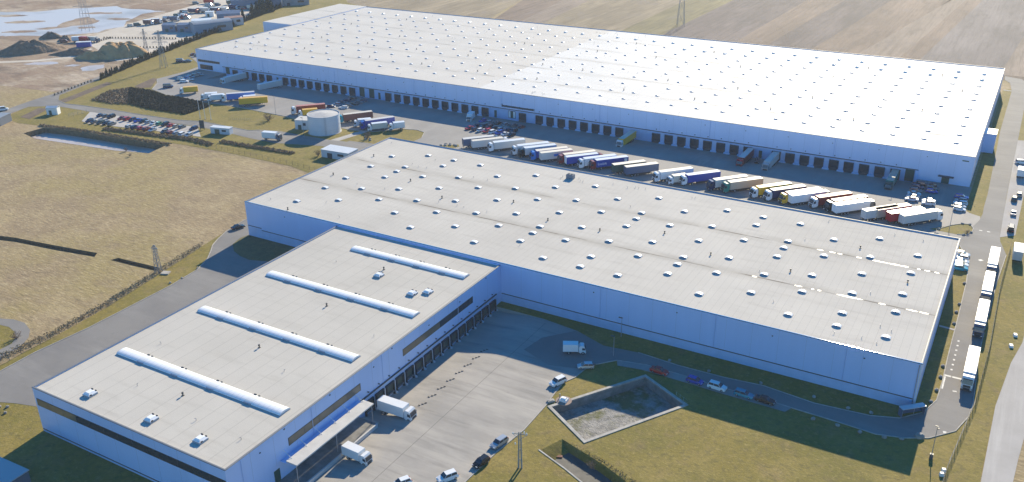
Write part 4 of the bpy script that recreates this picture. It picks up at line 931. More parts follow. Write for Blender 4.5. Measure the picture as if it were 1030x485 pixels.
for i, (x, y, k, side, roof, cab) in enumerate(row):
    n_ = '%s truck from the left' % ORD[i] if i < 14 else ('%s truck from the right' % ORD[len(row) - 1 - i])
    lab = '%s in the angled row, %s sides' % (n_, side) + (', %s cab' % cab if cab else ', no cab')
    G = 'trucks parked in the angled row'
    if k == 'L': t = lorry(x, y, H48 + math.pi, side, roof, cab, lab, G, front_at=True)
    elif k == 'R': t = lorry(x, y, H48, side, roof, cab, lab, G)
    else: t = rigid(x + math.cos(H48) * 5.6, y + math.sin(H48) * 5.6, H48 + math.pi, side, roof, cab, lab, G, L=5.6)
    if i == 10:      # white lettering near the cab end and a mark at the rear of the blue curtain side
        cu = bpy.data.curves.new('lettering', 'FONT'); cu.body = 'Lnobilt'; cu.size = 1.35; cu.extrude = .01
        o = bpy.data.objects.new('lettering', cu); COL.objects.link(o)
        me = bpy.data.meshes.new_from_object(o.evaluated_get(bpy.context.evaluated_depsgraph_get())); bpy.data.objects.remove(o)
        box = [c for c in t.children if c.name.startswith('trailer_box')][0]
        me.materials.append(WHITE); o = obj('lettering', me, None, box, (TL - .5, TW / 2 + .02, 2.0)); o.rotation_euler = (R(90), 0, R(180))
        obj('rear_mark', MB().box(.6, 1.8, TW / 2, TW / 2 + .02, 2.2, 3.5), WHITE, box)
    if i in (6, 13):
        box = [c for c in t.children if c.name.startswith('trailer_box')][0]
        sgn = 1 if k == 'L' else -1
        obj('logo_patch', MB().box(5.4, 8.2, sgn * TW / 2 - .02, sgn * TW / 2 + .02, 2.1, 3.1), PAINT['bright blue'], box)

# trucks backed up to the docks of the great warehouse (cab towards the camera)
S90 = R(-90)
lorry(69.6, 158.6, S90, 'yellow', 'cream', 'white', 'yellow trailer truck with white cab backed to the great warehouse docks', z=-1.1)
lorry(121.0, 158.6, S90, 'dark red', 'light grey', 'red', 'red cabbed truck backed to the great warehouse docks', z=-1.1)
lorry(131.2, 158.6, S90, 'light grey', 'light grey', 'silver', 'grey trailer truck docked right of the red cabbed truck', z=-1.1)
lorry(176.3, 158.8, S90, 'sea green', 'beige', 'dark green', 'green trailer truck at the last dock on the right', z=-1.1)
lorry(-159.0, 157.5, R(-97), 'light grey', 'white', 'white', 'white truck at the leftmost docks of the great warehouse', z=-1.0)
lorry(-129.8, 154.5, R(-106), 'light grey', 'white', None, 'lone white trailer standing askew at the left docks', z=-1.0)
rigid(-8.0, 151.0, R(-72), 'white', 'white', 'white', 'small white box truck standing before the docks by the office bay', L=5, z=-.5)
car(125.5, 152.5, R(-80), 'black', 'suv', 'dark car beside the red cabbed truck at the docks', z=-.6)
# trucks on the pale apron at the left
D = R(47)
def away(x, y, a, L): return x + math.cos(a) * L, y + math.sin(a) * L
rigid(-157.3, 122.6, D + math.pi, 'yellow', 'yellow', 'white', 'small yellow box truck at the far left of the apron', L=7)
rigid(-138.8, 118.3, D + math.pi, 'white', 'white', 'white', 'left of two short white box trucks beside the shrub bank', L=6)
rigid(-133.6, 117.8, D + math.pi, 'white', 'white', 'white', 'right of two short white box trucks beside the shrub bank', L=6)
lorry(-131.0, 117.0, D + math.pi, 'bright blue', 'light grey', 'white', 'long blue sided truck with white cab on the left apron', front_at=True)
lorry(-119.0, 113.6, R(43), 'yellow', 'yellow', None, 'long yellow trailer without cab on the left apron')
rigid(-117.6, 123.5, D + math.pi, 'white', 'white', 'white', 'short white box truck half hidden behind the long yellow trailer', L=6)
lorry(-84.5, 116.2, D + math.pi, 'dark red', 'salmon', 'white', 'long dark red truck with white cab left of the white tank', front_at=True)
rigid(-74.2, 119.4, D + math.pi, 'yellow', 'yellow', 'white', 'short yellow box truck beside the long dark red truck', L=7)
lorry(-55.5, 115.6, R(53) + math.pi, 'brown', 'cream', 'teal', 'dark brown truck with teal cab behind the white tank', front_at=True)
lorry(-40.5, 112.6, R(56) + math.pi, 'royal blue', 'light grey', 'blue', 'long blue truck with blue cab right of the tank', front_at=True)
rigid(-41.5, 118.2, D + math.pi, 'white', 'white', 'white', 'short white truck between the brown and the blue trucks', L=6)
rigid(-31.6, 117.0, R(50) + math.pi, 'cream', 'white', 'white', 'cream box truck in front of the long blue truck', L=7)
rigid(-25.0, 121.0, D + math.pi, 'white', 'white', 'white', 'short white box truck at the right end of the left apron', L=5)
rigid(-70.5, 79.8, R(14), 'white', 'white', 'slate', 'white box truck on the road in front of the tank', L=6.5)
# white lorries queuing nose to tail on the right-hand road
for k, (y0, lab) in enumerate(((96.2, 'farthest'), (77.0, 'second farthest'), (57.3, 'second nearest'), (29.2, 'nearest'))):
    lorry(214.5, y0, S90, 'white', 'white', 'white' if k == 3 else 'slate', '%s white-roofed truck in the queue on the right-hand road' % lab, 'trucks queuing on the right-hand road')
lorry(220.4, 103, R(-88), 'light grey', 'white', None, 'short white trailer beyond the fence at the right edge') .scale = (.55, 1, 1)
# vans at the front building
rigid(98.6, -57.9, R(1), 'white', 'white', 'white', 'white box truck backed to the dock beside the canopy', L=7.2, z=-.95)
rigid(102.5, -75.2, R(-3), 'white', 'white', 'white', 'white box van standing at the platform under the canopy', L=5.0, z=-.55, name='box_van').scale = (.95, .86, .86)
rigid(124.4, -16.4, R(27), 'white', 'white', 'white', 'white box van in the shadow of the middle warehouse', L=4.2, name='box_van').scale = (.92, .82, .8)

# cars
car(129.9, -29.8, R(-112), 'white', 'suv', 'white car in the sun at the yard corner above the basin')
car(132.6, -20.2, R(-148), 'silver', 'hatch', 'silver car in the shade where the yard meets the road')
car(129.7, -57.0, R(-102), 'silver', 'estate', 'silver blue car nearest the double pole at the yard edge')
car(129.8, -64.5, R(-102), 'black', 'hatch', 'black car parked between two pale cars at the yard edge')
car(126.4, -72.0, R(-120), 'white', 'suv', 'white car at the bottom edge left of the black car')
car(119.3, -78.0, R(-120), 'white', 'hatch', 'white car roof peeping in at the bottom edge of the yard')
for x, c, k, l in ((149.2, 'red', 'sedan', 'red car in the shaded lane below the middle warehouse'), (158.2, 'blue', 'hatch', 'blue car in the shaded lane below the middle warehouse'), (163.6, 'white', 'suv', 'white car between the blue and teal cars in the shade'), (170.0, 'teal', 'estate', 'teal car in the shaded lane below the middle warehouse'), (175.0, 'black', 'sedan', 'black car at the right end of the shaded lane')):
    car(x, -13.5, R(-3), c, k, l)
car(-7.2, 2.2, R(70), 'black', 'sedan', 'black car on the road by the left corner of the middle warehouse')
def car_row(pts, rz, cols, where, group, z=0.1, jit=4, seed=0):
    rnd = random.Random(seed); seen = []
    for i, (x, y) in enumerate(pts):
        c = cols[i % len(cols)]
        k = rnd.choice(['hatch', 'sedan', 'estate', 'suv', 'hatch'])
        a = rz + R(rnd.uniform(-jit, jit)) + (math.pi if rnd.random() < .4 else 0)
        car(x, y, a, c, k, '%s %s, %s from %s' % (c, where, ORD[i], 'the near end' if 'column' in where or 'beside' in where or 'corner' in where else 'left') if len(pts) > 1 else '%s %s' % (c, where), group, z, detail=False)
rr = random.Random(9)
cp = [(-164.8 + 3.3 * k, 69.6 + 5.6 * k / 17) for k in range(18) if k not in (3, 16)]
car_row(cp, R(98), ['dark blue', 'grey', 'black', 'dark red', 'red', 'dark blue', 'blue', 'black', 'silver', 'white', 'green', 'black', 'red', 'beige', 'grey', 'dark blue'], 'car in the upper row of the left car park', 'cars in the left car park', seed=1)
cp = [(-161.5 + 3.45 * k, 60.9 + 6.2 * k / 17) for k in range(18) if k not in (5, 6, 12)]
car_row(cp, R(98), ['dark blue', 'grey', 'dark green', 'black', 'grey', 'silver', 'dark blue', 'red', 'dark red', 'silver', 'grey', 'dark red', 'silver', 'white', 'silver'], 'car in the lower row of the left car park', 'cars in the left car park', seed=2)
car_row([(.9 + 3.1 * k, 134.3) for k in range(8)], R(75), ['red', 'dark blue', 'white', 'red', 'white', 'blue', 'white', 'black'], 'car in the front row of the office lot', 'cars in the office lot', seed=3)
car_row([(1.9 + 3.1 * k, 139.7) for k in range(7)], R(75), ['dark blue', 'grey', 'red', 'black', 'silver', 'dark blue', 'black'], 'car in the middle row of the office lot', 'cars in the office lot', seed=4)
car_row([(-.5 + 4.1 * k, 148.0) for k in range(6)], R(80), ['blue', 'silver', 'black', 'silver', 'grey', 'dark red'], 'car nearest the wall in the office lot', 'cars in the office lot', z=-.35, seed=5)
car_row([(-78.0, 133.5), (-78.2, 137.9), (-78.6, 142), (-78.7, 146), (-78.2, 150)], R(20), ['dark blue', 'silver', 'grey', 'dark blue', 'black'], 'car in the left column of the mid-wall lot', 'cars in the mid-wall lot', z=-.1, seed=6)
car_row([(-71.3, 134.6), (-70.9, 138.7), (-70.7, 142), (-71.0, 146), (-71.0, 150)], R(20), ['white', 'grey', 'black', 'grey', 'dark blue'], 'car in the right column of the mid-wall lot', 'cars in the mid-wall lot', z=-.1, seed=7)
car_row([(185.5, 135.5), (185.5, 138.6), (185.5, 141.8), (185.5, 145.1), (185.6, 149), (185.6, 152.6)], R(8), ['white', 'silver', 'white', 'grey', 'dark blue', 'dark red'], 'car in the left column by the last dock', 'cars right of the docks', seed=8)
car_row([(191.2, 133.9), (190.9, 136.8), (190.6, 147.2), (190.4, 150.4), (189.6, 153.6)], R(8), ['white', 'white', 'blue', 'grey', 'dark red'], 'car in the middle column by the last dock', 'cars right of the docks', seed=9)
car_row([(201.2, 133.4), (201.0, 136.5), (200.9, 139.6), (200.8, 142.6), (200.6, 146.2)], R(4), ['white', 'silver', 'white', 'silver', 'blue'], 'car in the right corner column of the docks lot', 'cars right of the docks', seed=10)
car_row([(206.3 - .12 * k, 82.9 + 2.8 * k) for k in range(5)], R(4), ['teal', 'white', 'silver', 'white', 'silver'], 'car beside the right end of the middle warehouse', 'cars by the middle warehouse', seed=11)
for x, y, c, k, a, l in ((217.0, 152.8, 'dark green', 'suv', 88, 'dark green car on the right-hand parking strip'), (217.5, 138.3, 'silver', 'sedan', 92, 'silver car in the middle of the right-hand parking strip'), (217.6, 122.6, 'black', 'van', 90, 'dark van at the near end of the right-hand parking strip'), (217.0, 197.5, 'white', 'suv', 20, 'white car far up the right-hand parking strip'), (218.3, 158.5, 'beige', 'hatch', 88, 'beige car just beyond the dark green one on the strip')):
    car(x, y, R(a), c, k, l)
rigid(217.5, 178.0, R(90), 'white', 'white', 'white', 'white box truck on the right-hand parking strip', L=5)
car(-179.6, 122.5, R(40), 'dark blue', 'van', 'dark blue van on the apron left of the yellow box truck')
car_row([(-186.3 + .3 * k, 137 + 3.1 * k) for k in range(5)], R(30), ['silver', 'blue', 'silver', 'grey', 'silver'], 'car at the left corner of the great warehouse', 'cars at the left corner', seed=12)
car_row([(-180.8, 134.4), (-181.2, 138.6)], R(30), ['white', 'silver'], 'car in the second column at the left corner', 'cars at the left corner', seed=13)
car(-221.0, 167.6, R(30), 'dark blue', 'van', 'dark blue van near the foot of the lattice pylon')
car(-217.5, 170.0, R(30), 'grey', 'sedan', 'grey car beside the dark blue van near the pylon')
car(-228.4, 184.2, R(60), 'dark red', 'sedan', 'dark red car left of the great warehouse corner')
car(-224.1, 183.0, R(60), 'grey', 'hatch', 'grey car beside the dark red one left of the great warehouse')
car(-216.3, 53.4, R(55), 'white', 'van', 'white van on the road at the left border')
# ================================================================== OTHER THINGS
# white cylindrical water tank with its pump house
t = empty('water_tank', (-54.3, 101.2, 0)); tag(t, 'big white cylindrical tank with flat roof on the lawn', 'tank')
n = 40; r_ = 7.1; hh = 8.3
ring = lambda z, k=1.0: [(r_ * k * math.cos(2 * math.pi * i / n), r_ * k * math.sin(2 * math.pi * i / n), z) for i in range(n)]
me = MB().loft([ring(0), ring(hh)], cap=False).mesh('shell', smooth=True); me.materials.append(TANKM); obj('shell', me, None, t)
obj('roof', MB().loft([ring(hh - .3, .985), ring(hh + .35, .1)]), TANKROOF, t)
b = MB(); b.loft([ring(hh - .25, 1.012), ring(hh + .06, 1.012), ring(hh + .06, .98), ring(hh - .25, .98)], cap=False); obj('top_rim', b, mat('rim_grey', (.5, .53, .57), rough=.4), t)
for z in (2.1, 4.2, 6.3):
    obj('hoop', MB().loft([ring(z, 1.004), ring(z + .08, 1.004)], cap=False), mat('rim_grey', (.5, .53, .57)), t)
obj('foundation', MB().loft([ring(-.1, 1.06), ring(.16, 1.06)]), CONC, t)
obj('ladder', MB().bar((5.3, -5.0, 0), (5.3, -5.0, hh + .8), .05).bar((5.0, -5.3, 0), (5.0, -5.3, hh + .8), .05), STEEL, t)

def shed(name, label, x, y, rz, L, Wd, H, wall, roof, pitch=0.0, door=True, cat='shed', over=.15, barrel=0.0):
    t = empty(name, (x, y, 0), rz)
    obj('wall', MB().box(-L / 2, L / 2, -Wd / 2, Wd / 2, 0, H), wall, t)
    b = MB(); l = L / 2 + over; w_ = Wd / 2 + over
    if barrel:
        rg = lambda xx: [(xx, -w_ * math.cos(math.pi * k / 8), H + barrel * math.sin(math.pi * k / 8)) for k in range(9)]
        b.loft([rg(-l), rg(l)])
    elif pitch:
        rg = lambda xx: [(xx, -w_, H), (xx, 0, H + pitch), (xx, w_, H), (xx, w_, H + .2), (xx, 0, H + pitch + .2), (xx, -w_, H + .2)]
        b.loft([rg(-l), rg(l)])
    else: b.box(-l, l, -w_, w_, H, H + .22)
    obj('roof', b, roof, t)
    if door:
        o = obj('door', MB().box(-L * .28, -L * .28 + min(2.4, L * .25), -Wd / 2 - .05, -Wd / 2 + .02, 0, min(2.2, H * .8)), GREENDOOR if L < 10 else DARKDOOR, t)
        if L > 6: obj('window', MB().box(L * .1, L * .32, -Wd / 2 - .05, -Wd / 2 + .02, H * .45, H * .75), GLASS, t)
    tag(t, label, cat); return t
SHEETW = mat('white_sheet_roof', (.66, .67, .68), rough=.4, var=.08, scale=.6)
SHEETG = mat('grey_sheet_roof', (.28, .30, .33), rough=.45, var=.2, scale=.3)
SHEETB = mat('blue_grey_sheet', (.16, .21, .30), rough=.5, var=.2, scale=.3)
shed('pump_house', 'small white flat-roofed pump house left of the tank', -66.4, 101.5, R(20), 6.2, 6.5, 4.2, TANKM, mat('felt', (.5, .49, .47), rough=.8), cat='hut')
shed('site_office', 'long low white shed by the left end of the middle warehouse', -25.6, 77.0, R(4), 13.5, 6.6, 3.2, mat('pale_shed_wall', (.52, .55, .60), rough=.6), SHEETW, cat='shed')
shed('gate_hut', 'little white gate hut on the lawn beside the road fork', -188.6, 61.6, R(30), 5.2, 3.2, 3.2, WHITE, SHEETW, pitch=.7, cat='hut')
shed('container', 'long pale blue container hut at the end of the car park', -93.2, 77.4, R(14), 9.5, 2.8, 2.8, mat('pale_container', (.52, .57, .64), rough=.5), SHEETW, cat='container')
shed('barn', 'grey roofed low building at the left border below the road', -200.5, 38.0, R(25), 14, 9, 3.6, mat('dark_barn', (.12, .14, .18), rough=.7), SHEETG, cat='building')
shed('shelter', 'low flat-roofed shelter in the shade at the bottom left', 46.2, -117.4, R(2), 13, 6.0, 2.9, mat('dark_barn', (.12, .14, .18)), mat('shelter_top', (.42, .42, .44), rough=.5), cat='shelter')
bx = tag(obj('noticeboard', MB().box(-1.1, 1.1, -.12, .12, .6, 4.4).box(-1.0, -.8, -.08, .08, 0, .6).box(.8, 1.0, -.08, .08, 0, .6), mat('board_dark', (.03, .05, .06), rough=.6), None, (-105.0, 77.0, .08), R(20)), 'dark upright board at the right end of the car park', 'board')

# works yard, far left
shed('store_shed', 'long grey barrel-roofed hall in the works yard', -277.8, 245, R(63), 26, 12, 5.4, mat('barn_grey', (.30, .33, .38), rough=.6), SHEETG, barrel=1.8, cat='shed')
shed('store_shed', 'leftmost small blue-grey shed of the works yard', -302.5, 231.5, R(30), 9, 8, 4.4, SHEETB, SHEETB, pitch=.8, cat='shed')
shed('store_shed', 'second small blue-grey shed left of the barrel hall', -293.0, 236.5, R(30), 9, 9, 4.6, SHEETB, SHEETB, pitch=.8, cat='shed')
shed('store_shed', 'bright white-roofed shed behind the barrel hall', -295.6, 253, R(45), 13, 9, 4.6, mat('barn_grey', (.30, .33, .38)), SHEETW, cat='shed')
shed('store_shed', 'dark blue shed behind the white-roofed one', -293, 276, R(45), 16, 11, 6, SHEETB, SHEETB, pitch=1.5, cat='shed')
shed('store_shed', 'pale grey shed next to the hedge in the works yard', -280, 268, R(55), 12, 8, 5.2, mat('pale_shed_wall', (.52, .55, .60)), mat('rust_sheet', (.30, .16, .12), rough=.7, var=.3, scale=.5), cat='shed')
shed('store_shed', 'long dark blue hall farthest back in the works yard', -318, 330, R(40), 38, 16, 6.5, SHEETB, mat('navy_sheet', (.06, .085, .15), rough=.45), pitch=1.0, cat='shed')
shed('store_shed', 'small white hut in the middle of the works yard', -320.4, 283.5, R(40), 6, 4, 3.4, WHITE, SHEETW, cat='hut')
shed('container', 'blue container below the pond with a pale roof', -311.0, 169.6, R(42), 8.5, 3, 3.0, PAINT['blue'], SHEETW, door=False, cat='container')
shed('store_shed', 'grey hall cut by the top edge right of the dark blue one', -300, 352, R(45), 22, 12, 5, SHEETG, SHEETG, pitch=1, cat='shed')
cols = ['white', 'dark blue', 'grey', 'red', 'silver', 'slate', 'cream', 'dark green', 'brown']
rw = random.Random(21); nth = {}
def junk(x, y, rz, where, k=None):
    c = rw.choice(cols); nth[where] = nth.get(where, 0) + 1
    lab = '%s %s, %s from the left' % (c, where, ORD[(nth[where] - 1) % 20])
    if (k or rw.random()) < .45: rigid(x, y, rz, c, rw.choice(['white', 'light grey', c]), rw.choice(['white', 'slate', 'red']), lab, 'vehicles in the works yard', L=rw.uniform(4.5, 7))
    else: car(x, y, rz, c if c in PAINT else 'grey', rw.choice(['van', 'suv', 'van']), lab, 'vehicles in the works yard', detail=False)
for k in range(7): junk(-340.5 + 1.6 * k, 229 + 4.4 * k, R(rw.uniform(20, 60)), 'vehicle in the row along the pond end')
for k in range(8): junk(-352 + 3.2 * k, 284 + 2.0 * k + rw.uniform(-2, 2), R(rw.uniform(0, 60)), 'truck cluster vehicle behind the small sheds')
for k in range(7): junk(-372 + 4.2 * k, 321 + rw.uniform(-6, 6), R(rw.uniform(0, 70)), 'vehicle far back in the works yard')
for k in range(6): junk(-343 + 3.2 * k, 262 + 1.2 * k, R(rw.uniform(10, 40)), 'vehicle lined up beside the white hut')
for k in range(5): junk(-330 + 3.4 * k, 312 + 1.4 * k, R(rw.uniform(10, 40)), 'vehicle in front of the long dark hall')
for k in range(4): junk(-334 + 4.0 * k, 172 + 3.0 * k, R(rw.uniform(10, 50)), 'vehicle parked above the blue container')
# dotted rows of low posts
POST = MB().box(-.35, .35, -.35, .35, 0, 1.1, taper=.05).mesh('barrier_block'); POST.materials.append(mat('block_dark', (.13, .115, .10), rough=.9))
def blocks(p, q, n_, label):
    for k in range(n_):
        f = k / (n_ - 1)
        o = obj('barrier_block', POST, None, None, (p[0] + (q[0] - p[0]) * f, p[1] + (q[1] - p[1]) * f, .05), .5)
        tag(o, label, 'block', label + ' group')
blocks((-322, 193), (-277, 213), 26, 'dark barrier block in the upper dotted row of the works yard')
blocks((-283, 180), (-262, 190), 12, 'dark barrier block in the lower dotted row of the works yard')
blocks((-314, 172), (-318, 195), 12, 'dark barrier block in the row leading up to the pond')
STONEB = MB(); 
blocks((-219.5, 84), (-228, 112), 12, 'low dark stone along the sandy track')

# ---- lattice pylons
def pylon(label, x, y, H, w0, arms, rz=.5):
    t = empty('power_pylon', (x, y, 0), rz); tag(t, label, 'pylon')
    lv = [0, .25, .45, .6, .72, .82, .9, 1.0]; wid = lambda f: w0 * (1 - f) ** 1.0 * .92 + .5
    for sx, sy in ((-1, -1), (1, -1), (1, 1), (-1, 1)):
        obj('leg', MB().bar((sx * wid(0) / 2, sy * wid(0) / 2, 0), (sx * wid(1) / 2, sy * wid(1) / 2, H), .11, .07, 4), STEEL, t)
    for f0, f1 in zip(lv, lv[1:]):
        a, c = wid(f0) / 2, wid(f1) / 2; b = MB()
        for s_ in (-1, 1):
            b.bar((-a, s_ * a, f0 * H), (c, s_ * c, f1 * H), .05, n=4); b.bar((a, s_ * a, f0 * H), (-c, s_ * c, f1 * H), .05, n=4)
            b.bar((s_ * a, -a, f0 * H), (s_ * c, c, f1 * H), .05, n=4); b.bar((s_ * a, a, f0 * H), (s_ * c, -c, f1 * H), .05, n=4)
        obj('lattice_brace', b, STEEL, t)
    for f, L_ in arms:
        z = f * H; b = MB()
        b.bar((-L_, 0, z + .2), (L_, 0, z + .2), .1, n=4); b.bar((-L_, 0, z + .2), (0, 0, z + 1.4), .08, n=4); b.bar((L_, 0, z + .2), (0, 0, z + 1.4), .08, n=4)
        for s_ in (-1, 1):
            for q in (.6, 1): b.bar((s_ * L_ * q, 0, z + .2), (s_ * L_ * q, 0, z - 1.0), .06, n=4)
        obj('crossarm', b, STEEL, t)
    return t
pylon('lattice pylon standing on the grass left of the great warehouse', -219, 153.5, 21, 3.0, ((.68, 4.5), (.82, 3.4), (.94, 2.2)))
pylon('tall lattice pylon rising from the pond at the top left', -355.2, 205.1, 46, 5.5, ((.35, 7), (.52, 6), (.68, 5), (.9, 4)))
pylon('lattice pylon in the ploughed fields behind the great roof', 0, 405, 38, 4.8, ((.72, 6), (.86, 5), (.96, 4)))
pylon('slender lattice pylon rising from the yellow lawn by the works yard', -263, 178, 14, 1.6, ((.8, 2.2),))
pylon('short lattice mast in the dry field beside the left road', -3.7, -33.9, 9.0, 1.25, ((.86, 1.1),), .2)
o = tag(obj('concrete_pad', MB().box(-1.2, 1.2, -1.0, 1.0, 0, .35), CONC, None, (-1.2, -33.4, .05), .4), 'pale concrete pad at the foot of the short lattice mast', 'pad')
# double concrete pole in front
t = empty('utility_pole', (137.5, -61.6, .05), R(20)); tag(t, 'tall double concrete pole with white insulators on the lawn', 'pole')
for s_ in (-1, 1): obj('post', MB().bar((s_ * .32, 0, 0), (s_ * .2, 0, 9.0), .2, .13, 8), POLEM, t)
for z in (2.0, 4.5, 7.0): obj('spacer', MB().box(-.35, .35, -.1, .1, z, z + .25), POLEM, t)
obj('crossarm', MB().box(-1.6, 1.6, -.08, .08, 8.4, 8.6), POLEM, t)
for x, z in ((-1.4, 8.6), (1.4, 8.7), (.9, 9.0), (-.95, 6.1)): obj('insulator', MB().bar((x, 0, z - .2), (x, -.1, z + .25), .17, .1, 8), WHITE, t)
obj('strut', MB().bar((-1.5, 0, 8.4), (-.2, 0, 7.3), .05, n=4).bar((1.5, 0, 8.4), (.2, 0, 7.3), .05, n=4), STEEL, t)
# lamp masts
def lamp(x, y, h, label, two=False, base=False):
    t = empty('street_lamp', (x, y, .08), 0); tag(t, label, 'lamp post')
    obj('post', MB().bar((0, 0, 0), (0, 0, h), .10, .06, 8), STEEL, t)
    obj('lamp_head', MB().box(-.45, .12, -.13, .13, h - .05, h + .12).box(-.1, .4, -.13, .13, h - .5, h - .32) if two else MB().box(-.9, .15, -.16, .16, h - .05, h + .12), LAMPM, t)
    if base: obj('base_cabinet', MB().box(-.35, .35, -.3, .3, 0, 1.2), LAMPM, t)
lamp(210.8, -17.2, 8.0, 'thin lamp mast with dark head at the bottom right lawn', True, True)
lamp(200.2, 112.5, 9, 'lamp mast on the small green island by the junction')
lamp(-56, 89.5, 9, 'thin lamp mast in front of the white tank')
lamp(134.1, -2.0, 5.5, 'short lamp post on the shaded strip below the middle warehouse')
lamp(136.2, -11.6, 5.5, 'short lamp post beside the shaded road end')
lamp(-92.6, 110.8, 9, 'lamp mast at the edge of the left apron')
lamp(178.0, 143.0, 5, 'pale marker mast beside the last dock ramp')
for i, (x, y) in enumerate(((-120.0, 89.5), (-117.0, 89.8), (-113.6, 90.2))):
    t = empty('flagpole', (x, y, 0)); tag(t, '%s of three white flagpoles on the lawn' % ('left', 'middle', 'right')[i], 'flagpole')
    obj('post', MB().bar((0, 0, 0), (0, 0, 8.5), .12, .07, 8), WHITE, t); obj('foot', MB().box(-.3, .3, -.3, .3, 0, .25), CONC, t); obj('finial', MB().bar((0, 0, 8.45), (0, 0, 8.75), .13, .05, 8), WHITE, t)

# low wall panel with bus-shelter like rail at the warehouse's right corner
t = empty('smoking_shelter', (204.9, -2.6, .08), R(43)); tag(t, 'small glazed shelter at the right front corner of the middle warehouse', 'shelter')
obj('roof', MB().box(-3.0, 3.0, -.75, .75, 2.2, 2.34), mat('pale_top', (.5, .55, .6), rough=.4), t); obj('back_panel', MB().box(-2.95, 2.95, .62, .68, .15, 2.2), PAINT['slate'], t)
for s_ in (-1, 1): obj('side_panel', MB().box(s_ * 2.9 - .03, s_ * 2.9 + .03, -.6, .62, .15, 2.2), PAINT['slate'], t)
for x in (-2.9, 0, 2.9): obj('post', MB().bar((x, -.65, 0), (x, -.65, 2.2), .05), STEEL, t)

# ---- fences
def fence(name, label, pts, h, gap, material, wires=4, z=.04, post_r=.05):
    t = empty(name, (pts[0][0], pts[0][1], z)); tag(t, label, 'fence')
    pm = MB().bar((0, 0, 0), (0, 0, h), post_r, post_r, 5).mesh('post'); pm.materials.append(material)
    b = MB()
    for p, q in zip(pts, pts[1:]):
        p = Vector(p); q = Vector(q); L = (q - p).length; n_ = max(1, round(L / gap))
        for k in range(n_):
            w_ = p.lerp(q, k / n_); obj('post', pm, None, t, (w_.x - pts[0][0], w_.y - pts[0][1], 0))
        for k in range(wires):
            zz = h * (.12 + .85 * k / max(1, wires - 1)); b.bar((p.x - pts[0][0], p.y - pts[0][1], zz), (q.x - pts[0][0], q.y - pts[0][1], zz), .018, n=3)
    obj('wire', b, material, t)
    return t
DARKPOST = mat('dark_fence_steel', (.05, .055, .05), rough=.7)
fence('wire_fence', 'dark wire fence along the right-hand grass verge', [(218.5, 108), (217.6, 74.1), (217.7, 35.0), (216.9, 9.1), (214.2, -18.5), (212.9, -45)], 1.8, 3.0, DARKPOST, 9)
fence('wire_fence', 'dark wire fence between the dry field and the left road', [(4.5, -110), (4.3, -87.3), (3.7, -83.8), (3.3, -72.5), (1.5, -55.6), (-2.5, -34.5), (-4.8, -23.2), (-7.2, -12.5)], 1.7, 3.0, DARKPOST, 8)
fence('wire_fence', 'wire fence along the lower edge of the lawn by the field', [(-12.5, 57), (-35.8, 60), (-69.1, 60.6), (-92, 60.5)], 1.6, 3.5, DARKPOST, 5)
fence('wire_fence', 'wire fence behind the left car park', [(-178, 62), (-176.5, 73)], 1.6, 2.2, STEEL, 5)
fence('bike_rack', 'low metal rack on the lawn right of the flagpoles', [(-106, 94.5), (-96, 98.5)], 1.0, 1.0, STEEL, 2)

# ---- boulders
BO = []
for s_ in range(4):
    rnd = random.Random(s_); bm = bmesh.new(); bmesh.ops.create_icosphere(bm, subdivisions=2, radius=1.0)
    for v in bm.verts: v.co *= rnd.uniform(.8, 1.12); v.co.z *= .72
    me = bpy.data.meshes.new('boulder'); bm.to_mesh(me); bm.free(); me.materials.append(STONE); BO.append(me)
def boulder(x, y, s_, label, group=None):
    o = obj('boulder', BO[int(abs(x * 7 + y * 3)) % 4], None, None, (x, y, .08 + s_ * .3), x); o.scale = (s_, s_ * .85, s_)
    tag(o, label, 'boulder', group)
boulder(207.6, -10.6, 1.05, 'largest grey boulder at the bottom right road bend')
for i, (x, y) in enumerate([(186.2, -15.0), (191.4, -14.8), (196.2, -15.0), (201.1, -14.4), (204.4, -13.2)]): boulder(x, y, .55, '%s pale boulder from the left along the outer kerb of the shaded road' % ORD[i], 'boulders along the outer kerb')
for i, (x, y) in enumerate([(149.4, -7.2), (159.5, -7.2), (172, -6.3), (184.3, -6.0), (192.1, -6.9), (197.0, -6.3)]): boulder(x, y, .5, '%s small boulder from the left along the inner kerb below the blue wall' % ORD[i], 'boulders along the inner kerb')
for i, (x, y) in enumerate([(208.0, 4.9), (208.6, 10.7), (208.7, 17.2), (208.6, 22.7), (208.6, 46.9), (208.4, 54.0), (208.6, 59.2), (208.5, 73.8), (207.4, 90.9)]): boulder(x, y, .55, '%s boulder from the bend up the right-hand road verge' % ORD[i], 'boulders up the right-hand verge')
for i, (x, y) in enumerate([(5.3, -37.3), (5.9, -33.5), (4.7, -26.3)]): boulder(x, y, .42, '%s pale stone on the verge of the left road, counted from below' % ORD[i], 'stones on the left verge')
for i, (x, y) in enumerate([(205.6, 121.5), (203.4, 121.2), (206.6, 114.6), (204.7, 111.4), (197.2, 112.6)]): boulder(x, y, .55, '%s stone on the rim of the green island by the junction' % ORD[i], 'stones on the island')
for i, (x, y) in enumerate([(3, 108.6), (4.6, 109.6), (6.2, 110.7), (5.4, 112.0), (7.8, 111.6), (9.0, 111.2), (3.9, 111)]): boulder(x, y, .7, '%s tan stone of the heap behind the first parked truck' % ORD[i], 'tan stones behind the first truck')
for i, (x, y) in enumerate([(-31, 100.5), (-29.5, 102), (-33, 103), (-28.2, 100.2)]): boulder(x, y, .6, '%s stone of the cluster on the lawn right of the tank' % ORD[i], 'stones right of the tank')
for i, (x, y) in enumerate([(21.5, -101.0), (23.2, -100.2), (19.5, -101.8), (25.0, -101.9)]): boulder(x, y, .45, '%s stone on the lawn edge at the left of the front building' % ORD[i], 'stones left of the front building')
